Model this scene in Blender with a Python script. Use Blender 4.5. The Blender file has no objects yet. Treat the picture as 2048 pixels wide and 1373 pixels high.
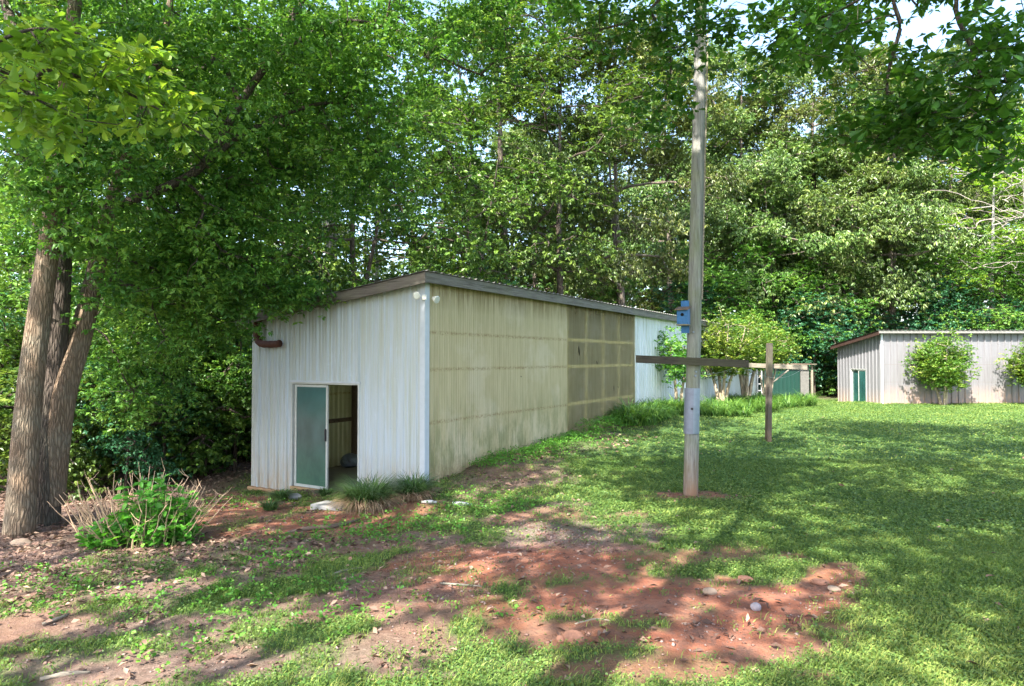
import bpy, bmesh, math, random
import numpy as np
from mathutils import Vector, Matrix, Euler

R_ = math.radians
scene = bpy.context.scene
COL = scene.collection

# ------------------------------------------------------------------ camera
FPX = 1343.0                       # focal length in pixels of a 2048 px wide picture
EYE = Vector((0.0, 0.0, 1.98))
PITCH = math.atan(31.5 / FPX)
cam_d = bpy.data.cameras.new("camera")
cam = bpy.data.objects.new("camera", cam_d)
COL.objects.link(cam)
cam_d.sensor_width = 36.0
cam_d.lens = FPX / 2048 * 36.0
cam_d.clip_start = 0.05
cam_d.clip_end = 2000
cam.location = EYE
cam.rotation_euler = (R_(90) + PITCH, 0, 0)
scene.camera = cam

# ------------------------------------------------------------------ light
SUN_EL = R_(50)
SUN_AZ = math.atan2(-0.50, -0.86)          # compass bearing of the sun, from +Y towards +X
world = bpy.data.worlds.new("World")
scene.world = world
world.use_nodes = True
wn = world.node_tree
wn.nodes.clear()
sky = wn.nodes.new("ShaderNodeTexSky")
sky.sky_type = 'NISHITA'
sky.sun_disc = False
sky.sun_elevation = SUN_EL
sky.sun_rotation = SUN_AZ
sky.air_density = 1.0
sky.dust_density = 2.0
bg = wn.nodes.new("ShaderNodeBackground")
bg.inputs[1].default_value = 0.15
wo = wn.nodes.new("ShaderNodeOutputWorld")
wn.links.new(sky.outputs[0], bg.inputs[0])
wn.links.new(bg.outputs[0], wo.inputs[0])
sun_d = bpy.data.lights.new("sun", 'SUN')
sun_d.energy = 4.3
sun_d.angle = R_(0.53)
sun_d.color = (1.0, 0.95, 0.86)
sun = bpy.data.objects.new("sun", sun_d)
COL.objects.link(sun)
TO_SUN = Vector((math.sin(SUN_AZ) * math.cos(SUN_EL), math.cos(SUN_AZ) * math.cos(SUN_EL), math.sin(SUN_EL)))
sun.rotation_euler = TO_SUN.to_track_quat('Z', 'Y').to_euler()
sun.location = TO_SUN * 60
scene.view_settings.view_transform = 'Standard'
scene.view_settings.look = 'None'
scene.view_settings.exposure = 2.3
scene.view_settings.gamma = 1.0
scene.cycles.max_bounces = 8
scene.cycles.diffuse_bounces = 4
scene.cycles.transmission_bounces = 5
scene.cycles.transparent_max_bounces = 8
scene.cycles.use_denoising = True
scene.cycles.sample_clamp_indirect = 4.0

# ------------------------------------------------------------------ projecting helpers
CP, SP = math.cos(PITCH), math.sin(PITCH)


def ray(px, py):
    dx, dz = (px - 1024.0) / FPX, -(py - 686.5) / FPX
    return Vector((dx, CP - dz * SP, SP + dz * CP))


def at(px, py, Y):
    d = ray(px, py)
    return EYE + d * (Y / d.y)


# ground heights measured from the photograph's foot points
HP = np.array([
    (0, 0, 0.0), (4, 0, 0.0), (-4, 2, -0.12), (0, 5, 0.0), (4, 5, 0.0), (9, 6, 0.02), (-3, 7, -0.10), (-4.2, 7.7, -0.22),
    (-6.5, 8.9, -0.32), (-9, 9, -0.5), (-1.43, 11, -0.02), (-2.4, 11.3, -0.24), (-3.3, 11.8, -0.42), (-5.1, 13.0, -0.58), (1.3, 15.5, 0.2),
    (0, 12.6, 0.12), (3.5, 19.2, 0.33), (2.6, 9.8, 0.0), (6.15, 16.1, 0.0), (8, 24, 0.1), (12.8, 34, -0.1), (16, 30, -0.02), (22, 30, 0.0),
    (30, 30, 0.0), (16.5, 34, -0.3), (12, 20, 0.0), (18, 22, 0.0), (-9, 14, -0.8), (-12, 20, -0.9), (-4, 19, -0.75), (0, 26, -0.6), (-14, 30, -0.6),
    (5, 36, -0.3), (-20, 12, -0.9), (10, 42, 0.0), (25, 42, 0.2), (20, 10, 0.0), (0, -15, 0), (-15, -5, -0.5), (15, -8, 0)], dtype=float)


def hgt(x, y):
    x = np.asarray(x, float)
    y = np.asarray(y, float)
    sw = np.zeros_like(x)
    sz = np.zeros_like(x)
    for px, py, pz in HP:
        w = 1.0 / ((x - px) ** 2 + (y - py) ** 2 + 0.6) ** 2
        sw += w
        sz += w * pz
    return sz / sw


def h1(x, y):
    return float(hgt(np.array([x]), np.array([y]))[0])


def ground(px, py):
    d = ray(px, py)
    t = 5.0
    for _ in range(40):
        p = EYE + d * t
        g = h1(p.x, p.y)
        t += (p.z - g) / max(0.03, -d.z) * 0.6
        t = min(max(t, 1.0), 120.0)
    p = EYE + d * t
    return Vector((p.x, p.y, h1(p.x, p.y)))


# value noise
def _hash(ix, iy, seed):
    n = (ix.astype(np.int64) * 374761393 + iy.astype(np.int64) * 668265263 + seed * 144665) & 0x7fffffff
    n = ((n ^ (n >> 13)) * 1274126177) & 0x7fffffff
    return ((n ^ (n >> 16)) & 0xffff) / 65535.0


def vnoise(x, y, seed=0):
    x = np.asarray(x, float)
    y = np.asarray(y, float)
    ix, iy = np.floor(x), np.floor(y)
    fx, fy = x - ix, y - iy
    fx, fy = fx * fx * (3 - 2 * fx), fy * fy * (3 - 2 * fy)
    a, b = _hash(ix, iy, seed), _hash(ix + 1, iy, seed)
    c, d = _hash(ix, iy + 1, seed), _hash(ix + 1, iy + 1, seed)
    return (a * (1 - fx) + b * fx) * (1 - fy) + (c * (1 - fx) + d * fx) * fy


def fbm(x, y, seed=0, octv=4):
    s, a, t = 0, 0.5, 0
    for i in range(octv):
        s = s + a * vnoise(x * 2 ** i, y * 2 ** i, seed + i * 7)
        t += a
        a *= 0.55
    return s / t


def sstep(a, b, v):
    t = np.clip((v - a) / (b - a), 0, 1)
    return t * t * (3 - 2 * t)


# ------------------------------------------------------------------ materials
class NT:
    def __init__(self, name):
        self.m = bpy.data.materials.new(name)
        self.m.use_nodes = True
        self.t = self.m.node_tree
        self.t.nodes.clear()
        self.out = self.n("OutputMaterial")

    def n(self, kind, **kw):
        nd = self.t.nodes.new("ShaderNode" + kind)
        for k, v in kw.items():
            setattr(nd, k, v)
        return nd

    def l(self, a, b):
        self.t.links.new(a, b)

    def setin(self, sock, v):
        if hasattr(v, "is_output"):
            self.l(v, sock)
        else:
            if isinstance(v, (tuple, list)) and len(v) == 3 and sock.type == 'RGBA':
                v = (*v, 1)
            sock.default_value = v

    def coord(self, scale=(1, 1, 1), rot=(0, 0, 0), which="Object"):
        tc = self.n("TexCoord")
        mp = self.n("Mapping")
        mp.inputs["Scale"].default_value = scale
        src = tc.outputs[which]
        if any(rot):
            m0 = self.n("Mapping")
            m0.inputs["Rotation"].default_value = rot
            self.l(src, m0.inputs[0])
            src = m0.outputs[0]
        self.l(src, mp.inputs[0])
        return mp.outputs[0]

    def noise(self, vec, scale=5, detail=5, rough=0.6, dist=0.0):
        nd = self.n("TexNoise")
        self.l(vec, nd.inputs["Vector"])
        nd.inputs["Scale"].default_value = scale
        nd.inputs["Detail"].default_value = detail
        nd.inputs["Roughness"].default_value = rough
        nd.inputs["Distortion"].default_value = dist
        return nd.outputs[0]

    def ramp(self, fac, stops):
        r = self.n("ValToRGB")
        e = r.color_ramp.elements
        while len(e) < len(stops):
            e.new(0.5)
        for el, (p, c) in zip(e, stops):
            el.position = p
            if not isinstance(c, (tuple, list)):
                c = (c, c, c)
            el.color = (*c[:3], 1)
        self.l(fac, r.inputs[0])
        return r.outputs[0]

    def mix(self, fac, a, b, blend='MIX'):
        nd = self.n("Mix", data_type='RGBA', blend_type=blend)
        self.setin(nd.inputs[0], fac)
        self.setin(nd.inputs[6], a)
        self.setin(nd.inputs[7], b)
        return nd.outputs[2]

    def math(self, op, a, b=0.0, clamp=False):
        nd = self.n("Math", operation=op, use_clamp=clamp)
        self.setin(nd.inputs[0], a)
        self.setin(nd.inputs[1], b)
        return nd.outputs[0]

    def attr(self, name):
        return self.n("Attribute", attribute_name=name)

    def sep(self, vec):
        nd = self.n("SeparateXYZ")
        self.l(vec, nd.inputs[0])
        return nd.outputs

    def maprange(self, v, a, b, c=0.0, d=1.0):
        nd = self.n("MapRange")
        nd.inputs[1].default_value, nd.inputs[2].default_value = a, b
        nd.inputs[3].default_value, nd.inputs[4].default_value = c, d
        self.setin(nd.inputs[0], v)
        return nd.outputs[0]

    def bump(self, h, strength=0.5, dist=0.01):
        b = self.n("Bump")
        b.inputs["Strength"].default_value = strength
        b.inputs["Distance"].default_value = dist
        self.l(h, b.inputs["Height"])
        return b.outputs[0]

    def bsdf(self, col, rough=0.6, metal=0.0, spec=0.4, normal=None, surf=True):
        p = self.n("BsdfPrincipled")
        self.setin(p.inputs["Base Color"], col)
        self.setin(p.inputs["Roughness"], rough)
        p.inputs["Metallic"].default_value = metal
        p.inputs["Specular IOR Level"].default_value = spec
        if normal is not None:
            self.l(normal, p.inputs["Normal"])
        if surf:
            self.l(p.outputs[0], self.out.inputs[0])
        return p.outputs[0]

    def mixsh(self, fac, a, b):
        m = self.n("MixShader")
        self.setin(m.inputs[0], fac)
        self.l(a, m.inputs[1])
        self.l(b, m.inputs[2])
        return m.outputs[0]


def leaf_mat(name, dark, mid, light, trans=0.35, rough=0.45, spec=0.35, hue=0.06):
    t = NT(name)
    a = t.attr("rnd").outputs["Fac"]
    c = t.ramp(a, [(0.0, dark), (0.55, mid), (1.0, light)])
    oi = t.n("ObjectInfo")
    hs = t.n("HueSaturation")
    t.l(t.maprange(oi.outputs["Random"], 0, 1, 0.5 - hue * 0.5, 0.5 + hue * 0.25), hs.inputs["Hue"])
    t.l(t.maprange(oi.outputs["Random"], 0, 1, 0.85, 1.2), hs.inputs["Value"])
    t.l(c, hs.inputs["Color"])
    p = t.bsdf(hs.outputs[0], rough, 0, spec, surf=False)
    tr = t.n("BsdfTranslucent")
    t.l(t.mix(1.0, hs.outputs[0], (1.25, 1.25, 0.6), 'MULTIPLY'), tr.inputs[0])
    t.l(t.mixsh(trans, p, tr.outputs[0]), t.out.inputs[0])
    return t.m


def bark_mat(name, c1, c2, c3, sc=1.0):
    t = NT(name)
    v = t.coord((9 * sc, 9 * sc, 1.5 * sc))
    n1 = t.noise(v, 3, 8, 0.7, 0.6)
    v2 = t.coord((1, 1, 1))
    n2 = t.noise(v2, 2.2, 4)
    vo = t.n("TexVoronoi", feature='DISTANCE_TO_EDGE')
    t.l(v, vo.inputs["Vector"])
    vo.inputs["Scale"].default_value = 2.2
    fur = t.maprange(vo.outputs[0], 0.0, 0.25)
    c = t.mix(n1, c1, c2)
    c = t.mix(t.ramp(n2, [(0.45, 0), (0.7, 1)]), c, c3)
    c = t.mix(t.maprange(fur, 0, 1, 0.55, 0.0), c, tuple(x * 0.3 for x in c1))
    h = t.math('ADD', t.math('MULTIPLY', fur, 0.7), t.math('MULTIPLY', n1, 0.6))
    t.bsdf(c, 0.9, 0, 0.15, t.bump(h, 0.9, 0.03))
    return t.m


M = {}
M['bark'] = bark_mat("bark_grey", (0.15, 0.10, 0.065), (0.31, 0.225, 0.155), (0.25, 0.215, 0.16), 1.7)
M['bark_dark'] = bark_mat("bark_dark", (0.07, 0.055, 0.045), (0.16, 0.125, 0.10), (0.13, 0.12, 0.09), 1.6)
M['bark_pale'] = bark_mat("bark_pale", (0.24, 0.23, 0.21), (0.42, 0.40, 0.36), (0.35, 0.36, 0.31))
M['bark_far'] = bark_mat("bark_wood", (0.12, 0.095, 0.075), (0.26, 0.21, 0.17), (0.22, 0.2, 0.16), 0.6)
M['bark_myrtle'] = bark_mat("bark_myrtle", (0.33, 0.25, 0.17), (0.52, 0.43, 0.31), (0.42, 0.36, 0.27), 0.5)
M['leaf_oak'] = leaf_mat("leaf_oak", (0.045, 0.09, 0.022), (0.095, 0.165, 0.036), (0.23, 0.30, 0.08), 0.28, 0.38, 0.55)
M['leaf_broad'] = leaf_mat("leaf_broad", (0.03, 0.085, 0.018), (0.07, 0.16, 0.028), (0.17, 0.28, 0.05), 0.35, 0.4, 0.45)
M['leaf_near'] = leaf_mat("leaf_near", (0.035, 0.115, 0.022), (0.09, 0.22, 0.038), (0.22, 0.37, 0.065), 0.4, 0.42, 0.4, 0.03)
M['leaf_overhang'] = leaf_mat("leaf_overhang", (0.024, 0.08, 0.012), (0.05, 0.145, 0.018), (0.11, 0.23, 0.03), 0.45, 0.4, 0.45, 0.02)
M['leaf_lime'] = leaf_mat("leaf_lime", (0.07, 0.18, 0.025), (0.16, 0.32, 0.035), (0.36, 0.50, 0.07), 0.5, 0.45, 0.4, 0.03)
M['leaf_myrtle'] = leaf_mat("leaf_myrtle", (0.045, 0.115, 0.02), (0.11, 0.20, 0.03), (0.28, 0.34, 0.06), 0.35, 0.4, 0.4, 0.03)
M['leaf_blue'] = leaf_mat("leaf_blue", (0.02, 0.085, 0.045), (0.035, 0.13, 0.065), (0.07, 0.19, 0.09), 0.3, 0.4, 0.45)
M['leaf_shrub'] = leaf_mat("leaf_shrub", (0.05, 0.17, 0.02), (0.09, 0.27, 0.03), (0.19, 0.40, 0.06), 0.4, 0.42, 0.4, 0.02)
M['blade'] = leaf_mat("blade_dark", (0.03, 0.08, 0.02), (0.06, 0.14, 0.035), (0.13, 0.22, 0.06), 0.25, 0.35, 0.5, 0.02)
M['blade_dry'] = leaf_mat("blade_dry", (0.16, 0.10, 0.06), (0.28, 0.19, 0.12), (0.38, 0.29, 0.19), 0.2, 0.7, 0.2, 0.0)
M['daylily'] = leaf_mat("daylily_leaf", (0.04, 0.115, 0.022), (0.085, 0.19, 0.035), (0.21, 0.34, 0.07), 0.35, 0.4, 0.4, 0.0)
M['grass'] = leaf_mat("grass_blade", (0.05, 0.11, 0.024), (0.155, 0.225, 0.045), (0.36, 0.39, 0.11), 0.35, 0.5, 0.3, 0.0)
M['clover'] = leaf_mat("clover_leaf", (0.055, 0.13, 0.03), (0.13, 0.215, 0.045), (0.30, 0.36, 0.08), 0.3, 0.5, 0.3, 0.0)
M['litter'] = leaf_mat("dead_leaf", (0.075, 0.045, 0.035), (0.17, 0.10, 0.075), (0.36, 0.25, 0.18), 0.08, 0.75, 0.2, 0.0)


def wood_mat(name, c1, c2, green=0.0, red=0.0, sc=1.0, axis='Z', rz=0.0):
    t = NT(name)
    s = {'Z': (14, 14, 0.9), 'X': (0.9, 14, 14), 'Y': (14, 0.9, 14)}[axis]
    v = t.coord(tuple(x * sc for x in s), (0, 0, rz))
    n1 = t.noise(v, 2.5, 8, 0.7, 0.8)
    n2 = t.noise(t.coord((1, 1, 0.6)), 2.0, 5, 0.65)
    c = t.mix(t.ramp(n1, [(0.3, 0), (0.7, 1)]), c1, c2)
    n4 = t.noise(t.coord(tuple(x * sc * (2.2 if x > 1 else 0.45) for x in s), (0, 0, rz)), 2.5, 6, 0.6, 0.4)
    crack = t.ramp(n4, [(0.34, 1), (0.40, 0)])
    c = t.mix(t.math('MULTIPLY', crack, 0.85), c, tuple(x * 0.22 for x in c1))
    if green:
        c = t.mix(t.math('MULTIPLY', t.ramp(n2, [(0.42, 0), (0.62, 1)]), green), c, (0.18, 0.20, 0.08))
    if red:
        z = t.sep(t.coord())[2]
        low = t.maprange(z, 0.05, 0.75, 1, 0)
        c = t.mix(t.math('MULTIPLY', t.math('MULTIPLY', low, t.maprange(n2, 0.2, 0.6)), red), c, (0.26, 0.13, 0.08))
    t.bsdf(c, 0.85, 0, 0.2, t.bump(n1, 0.6, 0.012))
    return t.m


M['pole'] = wood_mat("weathered_pole", (0.11, 0.105, 0.096), (0.34, 0.33, 0.305), 0.5, 0.8)
M['post'] = wood_mat("weathered_post", (0.045, 0.036, 0.03), (0.13, 0.108, 0.09), 0.2, 0.3)
M['bar_dark'] = wood_mat("dark_bar_wood", (0.022, 0.018, 0.015), (0.07, 0.056, 0.046), 0.15, 0, 1.0, 'X')
M['bar_pale'] = wood_mat("pale_bar_wood", (0.14, 0.12, 0.10), (0.30, 0.26, 0.20), 0.1, 0, 1.0, 'X')
M['fascia'] = wood_mat("grey_fascia_wood", (0.085, 0.075, 0.066), (0.235, 0.215, 0.19), 0.15, 0, 0.8, 'Y', R_(31))
M['fascia_front'] = wood_mat("grey_fascia_front", (0.075, 0.062, 0.054), (0.19, 0.165, 0.145), 0.1, 0, 0.8, 'X', R_(31))
M['fascia_brown'] = wood_mat("brown_fascia_wood", (0.03, 0.017, 0.013), (0.07, 0.038, 0.028), 0, 0, 0.8, 'Y')
M['stud'] = wood_mat("stud_wood", (0.68, 0.60, 0.38), (0.85, 0.77, 0.54), 0, 0, 1.0, 'Z')
M['beam'] = wood_mat("rafter_wood", (0.10, 0.07, 0.05), (0.22, 0.16, 0.11), 0, 0, 1.0, 'Y')


def simple_mat(name, col, rough=0.6, metal=0, spec=0.4, var=0.2, sc=6, bump=0.0):
    t = NT(name)
    n = t.noise(t.coord(), sc, 6, 0.65)
    c = t.mix(n, tuple(x * (1 - var) for x in col), tuple(min(1, x * (1 + var)) for x in col))
    t.bsdf(c, rough, metal, spec, t.bump(n, bump, 0.02) if bump else None)
    return t.m


def metal_wall_mat(name, base, dirt, stain, zlow, rows=()):
    """white painted ribbed steel: long vertical run-off streaks, mud splash along the foot, scuffs"""
    t = NT(name)
    co = t.coord()
    st = t.noise(t.coord((7, 7, 0.25)), 2.2, 6, 0.7, 0.3)
    sp = t.noise(t.coord((1, 1, 1)), 3.0, 8, 0.7)
    fine = t.noise(t.coord((1, 1, 1)), 40, 3, 0.6)
    z = t.sep(co)[2]
    c = t.mix(t.ramp(st, [(0.35, 0), (0.7, 1)]), base, dirt)
    c = t.mix(t.math('MULTIPLY', t.ramp(sp, [(0.58, 0), (0.75, 1)]), 0.35), c, tuple(x * 1.25 for x in base))
    c = t.mix(t.math('MULTIPLY', t.ramp(fine, [(0.70, 0), (0.74, 1)]), 0.5), c, (0.16, 0.12, 0.09))
    low = t.maprange(z, zlow, zlow + 0.9, 1, 0)
    low = t.math('MULTIPLY', low, t.maprange(t.noise(t.coord((4, 4, 1.2)), 2, 6, 0.7), 0.35, 0.62))
    c = t.mix(t.math('MULTIPLY', low, 0.75), c, stain)
    for zr in rows:
        d = t.math('ABSOLUTE', t.math('SUBTRACT', z, zr))
        c = t.mix(t.maprange(d, 0.004, 0.014, 0.7, 0.0), c, (0.14, 0.12, 0.11))
    t.bsdf(c, t.maprange(sp, 0, 1, 0.35, 0.6), 0, 0.45)
    return t.m


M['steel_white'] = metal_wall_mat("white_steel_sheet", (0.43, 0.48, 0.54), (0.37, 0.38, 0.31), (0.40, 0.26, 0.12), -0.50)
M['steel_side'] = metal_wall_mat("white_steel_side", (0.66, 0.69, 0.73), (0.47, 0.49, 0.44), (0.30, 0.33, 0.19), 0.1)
M['steel_far'] = metal_wall_mat("grey_steel_sheet", (0.20, 0.20, 0.21), (0.14, 0.138, 0.145), (0.44, 0.27, 0.17), -0.25)
M['steel_green'] = metal_wall_mat("green_steel_sheet", (0.004, 0.036, 0.025), (0.004, 0.028, 0.02), (0.05, 0.09, 0.06), -0.3)
M['trim_white'] = simple_mat("white_trim", (0.44, 0.47, 0.51), 0.45, 0, 0.4, 0.2, 5)
M['roof'] = simple_mat("galvanised_roof", (0.20, 0.19, 0.175), 0.6, 0.2, 0.4, 0.35, 3)
M['rust'] = simple_mat("rust_brown", (0.085, 0.035, 0.025), 0.75, 0, 0.3, 0.5, 12, 0.2)
M['frame'] = simple_mat("door_frame_white", (0.42, 0.43, 0.40), 0.5, 0, 0.4, 0.3, 9)
M['frame_rust'] = simple_mat("stained_sill", (0.42, 0.27, 0.14), 0.7, 0, 0.3, 0.35, 9)
M['handle'] = simple_mat("dark_handle", (0.03, 0.028, 0.03), 0.5, 0.2, 0.4, 0.2)
M['concrete'] = simple_mat("concrete", (0.33, 0.30, 0.26), 0.9, 0, 0.2, 0.3, 4, 0.3)
M['concrete_red'] = simple_mat("clay_stained_concrete", (0.36, 0.22, 0.12), 0.9, 0, 0.2, 0.35, 6, 0.4)
M['stone'] = simple_mat("step_stone", (0.30, 0.29, 0.27), 0.9, 0, 0.2, 0.3, 7, 0.4)
M['clod'] = simple_mat("red_clay_clod", (0.30, 0.15, 0.10), 0.95, 0, 0.1, 0.35, 14, 0.6)
M['quartz'] = simple_mat("pale_quartz", (0.27, 0.235, 0.25), 0.85, 0, 0.3, 0.25, 14, 0.5)
M['brownrock'] = simple_mat("brown_rock", (0.30, 0.22, 0.16), 0.9, 0, 0.2, 0.35, 14, 0.5)
M['white_pipe'] = simple_mat("white_plastic", (0.5, 0.49, 0.46), 0.5, 0, 0.4, 0.1, 12)
M['lamp_white'] = simple_mat("lamp_white", (0.72, 0.70, 0.62), 0.4, 0, 0.5, 0.1, 10)
M['lens'] = simple_mat("lamp_lens", (0.55, 0.56, 0.50), 0.15, 0, 0.6, 0.15, 10)
M['galv'] = simple_mat("galvanised_sheet", (0.23, 0.265, 0.31), 0.5, 0.35, 0.5, 0.35, 9)
M['galv_dark'] = simple_mat("galvanised_dull", (0.20, 0.21, 0.26), 0.55, 0.35, 0.5, 0.35, 9)
M['blue'] = simple_mat("blue_paint", (0.03, 0.125, 0.28), 0.6, 0, 0.35, 0.45, 16, 0.3)
M['black'] = simple_mat("black_hole", (0.01, 0.01, 0.01), 0.9, 0, 0.1, 0.1)
M['brown_board'] = simple_mat("brown_board", (0.14, 0.10, 0.075), 0.85, 0, 0.2, 0.35, 16, 0.3)
M['wire'] = simple_mat("line_wire", (0.25, 0.25, 0.24), 0.5, 0.4, 0.4, 0.1)
M['stem_dry'] = simple_mat("dry_stem", (0.42, 0.29, 0.19), 0.85, 0, 0.2, 0.35, 8)
M['stem_green'] = simple_mat("green_stem", (0.14, 0.18, 0.06), 0.7, 0, 0.2, 0.3, 8)
M['deadwood'] = simple_mat("bare_twig", (0.33, 0.28, 0.25), 0.9, 0, 0.1, 0.25, 8)
M['stacked'] = simple_mat("stacked_stone", (0.13, 0.125, 0.115), 0.9, 0, 0.2, 0.6, 9, 0.8)


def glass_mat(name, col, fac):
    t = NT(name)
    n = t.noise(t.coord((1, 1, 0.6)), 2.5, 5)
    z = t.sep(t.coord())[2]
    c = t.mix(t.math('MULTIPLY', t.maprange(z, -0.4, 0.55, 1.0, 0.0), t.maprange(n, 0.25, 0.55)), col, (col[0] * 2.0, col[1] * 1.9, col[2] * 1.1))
    c = t.mix(t.maprange(z, 0.7, 1.5, 0.0, 0.6), c, tuple(x * 1.7 for x in col))  # paler towards the top: a reflection painted into the glass colour
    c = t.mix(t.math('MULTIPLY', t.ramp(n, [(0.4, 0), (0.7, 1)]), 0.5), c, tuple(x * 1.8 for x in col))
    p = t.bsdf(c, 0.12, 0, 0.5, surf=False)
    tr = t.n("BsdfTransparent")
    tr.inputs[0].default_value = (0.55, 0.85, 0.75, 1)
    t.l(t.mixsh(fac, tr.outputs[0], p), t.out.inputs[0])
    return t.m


M['glass'] = glass_mat("dusty_green_glass_painted_reflection", (0.045, 0.095, 0.092), 0.82)
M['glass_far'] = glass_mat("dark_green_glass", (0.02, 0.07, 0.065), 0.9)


def fibre_mat(name, base, transp, rust_rows, zfoot, algae=1.0):
    """aged corrugated fibreglass: yellowed, algae low down, rusty nail lines on the rails"""
    t = NT(name)
    co = t.coord()
    z = t.sep(co)[2]
    st = t.noise(t.coord((5, 5, 0.35)), 2.4, 6, 0.7, 0.3)
    big = t.noise(t.coord((1, 1, 1)), 0.9, 5, 0.6)
    fine = t.noise(t.coord((1, 1, 1)), 30, 4, 0.7)
    c = t.mix(t.ramp(st, [(0.3, 0), (0.72, 1)]), base, tuple(b * f for b, f in zip(base, (0.72, 0.70, 0.62))))
    c = t.mix(t.math('MULTIPLY', t.ramp(big, [(0.5, 0), (0.62, 1)]), 0.4), c, tuple(b * f for b, f in zip(base, (1.12, 1.15, 1.4))))
    ag = t.noise(t.coord((3, 3, 0.8)), 1.6, 6, 0.7)
    low = t.maprange(z, zfoot, zfoot + 1.5, 1.0, 0.0)
    ag = t.math('MULTIPLY', t.ramp(ag, [(0.42, 0), (0.6, 1)]), low)
    c = t.mix(t.math('MULTIPLY', ag, 0.75 * algae), c, (0.13, 0.17, 0.05))
    foot = t.maprange(z, zfoot, zfoot + 0.3, 0.7, 0.0)
    c = t.mix(t.math('MULTIPLY', foot, t.maprange(fine, 0.3, 0.6)), c, (0.33, 0.22, 0.12))
    top = t.maprange(z, 2.8, 3.1, 0.0, 0.75)
    c = t.mix(t.math('MULTIPLY', top, t.maprange(st, 0.35, 0.6)), c, (0.27, 0.20, 0.08))
    for zr in rust_rows:
        d = t.math('ABSOLUTE', t.math('SUBTRACT', t.math('ADD', z, t.math('MULTIPLY', fine, 0.03)), zr + 0.015))
        f = t.maprange(d, 0.005, 0.045, 0.7, 0.0)
        c = t.mix(t.math('MULTIPLY', f, t.maprange(fine, 0.42, 0.6)), c, (0.25, 0.14, 0.05))
    p = t.bsdf(c, 0.5, 0, 0.35, surf=False)
    tl = t.n("BsdfTranslucent")
    t.l(t.mix(1.0, c, (1.0, 0.95, 0.7), 'MULTIPLY'), tl.inputs[0])
    s = t.mixsh(0.3, p, tl.outputs[0])
    if transp:
        tp = t.n("BsdfTransparent")
        tp.inputs[0].default_value = (0.85, 0.8, 0.6, 1)
        s = t.mixsh(transp, s, tp.outputs[0])
    t.l(s, t.out.inputs[0])
    return t.m


M['fibre_old'] = fibre_mat("old_fibreglass", (0.68, 0.59, 0.37), 0.0, (2.42, 1.80, 0.92), 0.0)
M['fibre_clear'] = fibre_mat("clear_fibreglass", (0.54, 0.47, 0.29), 0.50, (), 0.2, 0.5)
M['fibre_in'] = fibre_mat("inner_fibreglass", (0.60, 0.60, 0.40), 0.0, (1.2,), -0.5, 0.3)


def ground_mat():
    t = NT("ground_soil")
    co = t.coord()
    a = t.attr("mask")
    rgb = t.n("SeparateColor")
    t.l(a.outputs["Color"], rgb.inputs[0])
    g, cl, gr = rgb.outputs[0], rgb.outputs[1], rgb.outputs[2]
    n1 = t.noise(co, 1.6, 8, 0.7)
    n2 = t.noise(co, 14, 8, 0.75)
    n3 = t.noise(co, 60, 5, 0.7)
    clay = t.ramp(n1, [(0.3, (0.21, 0.075, 0.045)), (0.5, (0.31, 0.12, 0.072)), (0.7, (0.38, 0.21, 0.145))])
    clay = t.mix(t.ramp(n2, [(0.45, 0), (0.7, 0.55)]), clay, (0.20, 0.10, 0.075))
    soil = t.ramp(n2, [(0.3, (0.10, 0.07, 0.055)), (0.55, (0.21, 0.145, 0.115)), (0.8, (0.38, 0.28, 0.21))])
    gravel = t.ramp(n3, [(0.35, (0.10, 0.085, 0.085)), (0.55, (0.24, 0.19, 0.18)), (0.7, (0.42, 0.36, 0.34))])
    turf = t.ramp(n3, [(0.3, (0.035, 0.06, 0.02)), (0.55, (0.065, 0.125, 0.035)), (0.8, (0.11, 0.18, 0.05))])
    c = t.mix(cl, soil, clay)
    c = t.mix(gr, c, gravel)
    c = t.mix(g, c, turf)
    crumbs = t.ramp(n3, [(0.62, 0), (0.72, 1)])
    c = t.mix(t.math('MULTIPLY', crumbs, t.math('MULTIPLY', t.math('SUBTRACT', 1.0, g), 0.6)), c, (0.085, 0.05, 0.04))
    n5 = t.noise(co, 5.5, 10, 0.8, 0.6)
    c = t.mix(t.math('MULTIPLY', t.ramp(n5, [(0.50, 0), (0.56, 1)]), t.math('MULTIPLY', t.math('SUBTRACT', 1.0, g), 0.55)), c, (0.16, 0.095, 0.075))
    h = t.math('ADD', t.math('MULTIPLY', n2, 0.7), t.math('MULTIPLY', n3, 0.35))
    t.bsdf(c, 0.95, 0, 0.12, t.bump(h, 1.0, 0.05))
    return t.m


M['ground'] = ground_mat()

# ------------------------------------------------------------------ object helpers


def tag(o, label=None, cat=None, group=None, kind=None):
    for k, v in (("label", label), ("category", cat), ("group", group), ("kind", kind)):
        if v:
            o[k] = v
    return o


def empty(name, loc, label, cat, group=None, rz=0.0):
    o = bpy.data.objects.new(name, None)
    o.empty_display_size = 0.2
    o.location = loc
    o.rotation_euler = (0, 0, rz)
    COL.objects.link(o)
    return tag(o, label, cat, group)


def link_mesh(name, me, mat, parent=None, label=None):
    """link a mesh written in world coordinates; under a parent it keeps its place"""
    o = bpy.data.objects.new(name, me)
    if mat is not None:
        me.materials.clear()
        me.materials.append(mat)
    COL.objects.link(o)
    if parent is not None:
        o.parent = parent
        top = parent
        off = Matrix.Identity(4)
        chain = []
        while top is not None:
            chain.append(top)
            top = top.parent
        for c in reversed(chain):
            off = off @ Matrix.LocRotScale(c.location, c.rotation_euler, c.scale)
        me.transform(off.inverted())
    if label:
        o["label"] = label
    return o


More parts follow.
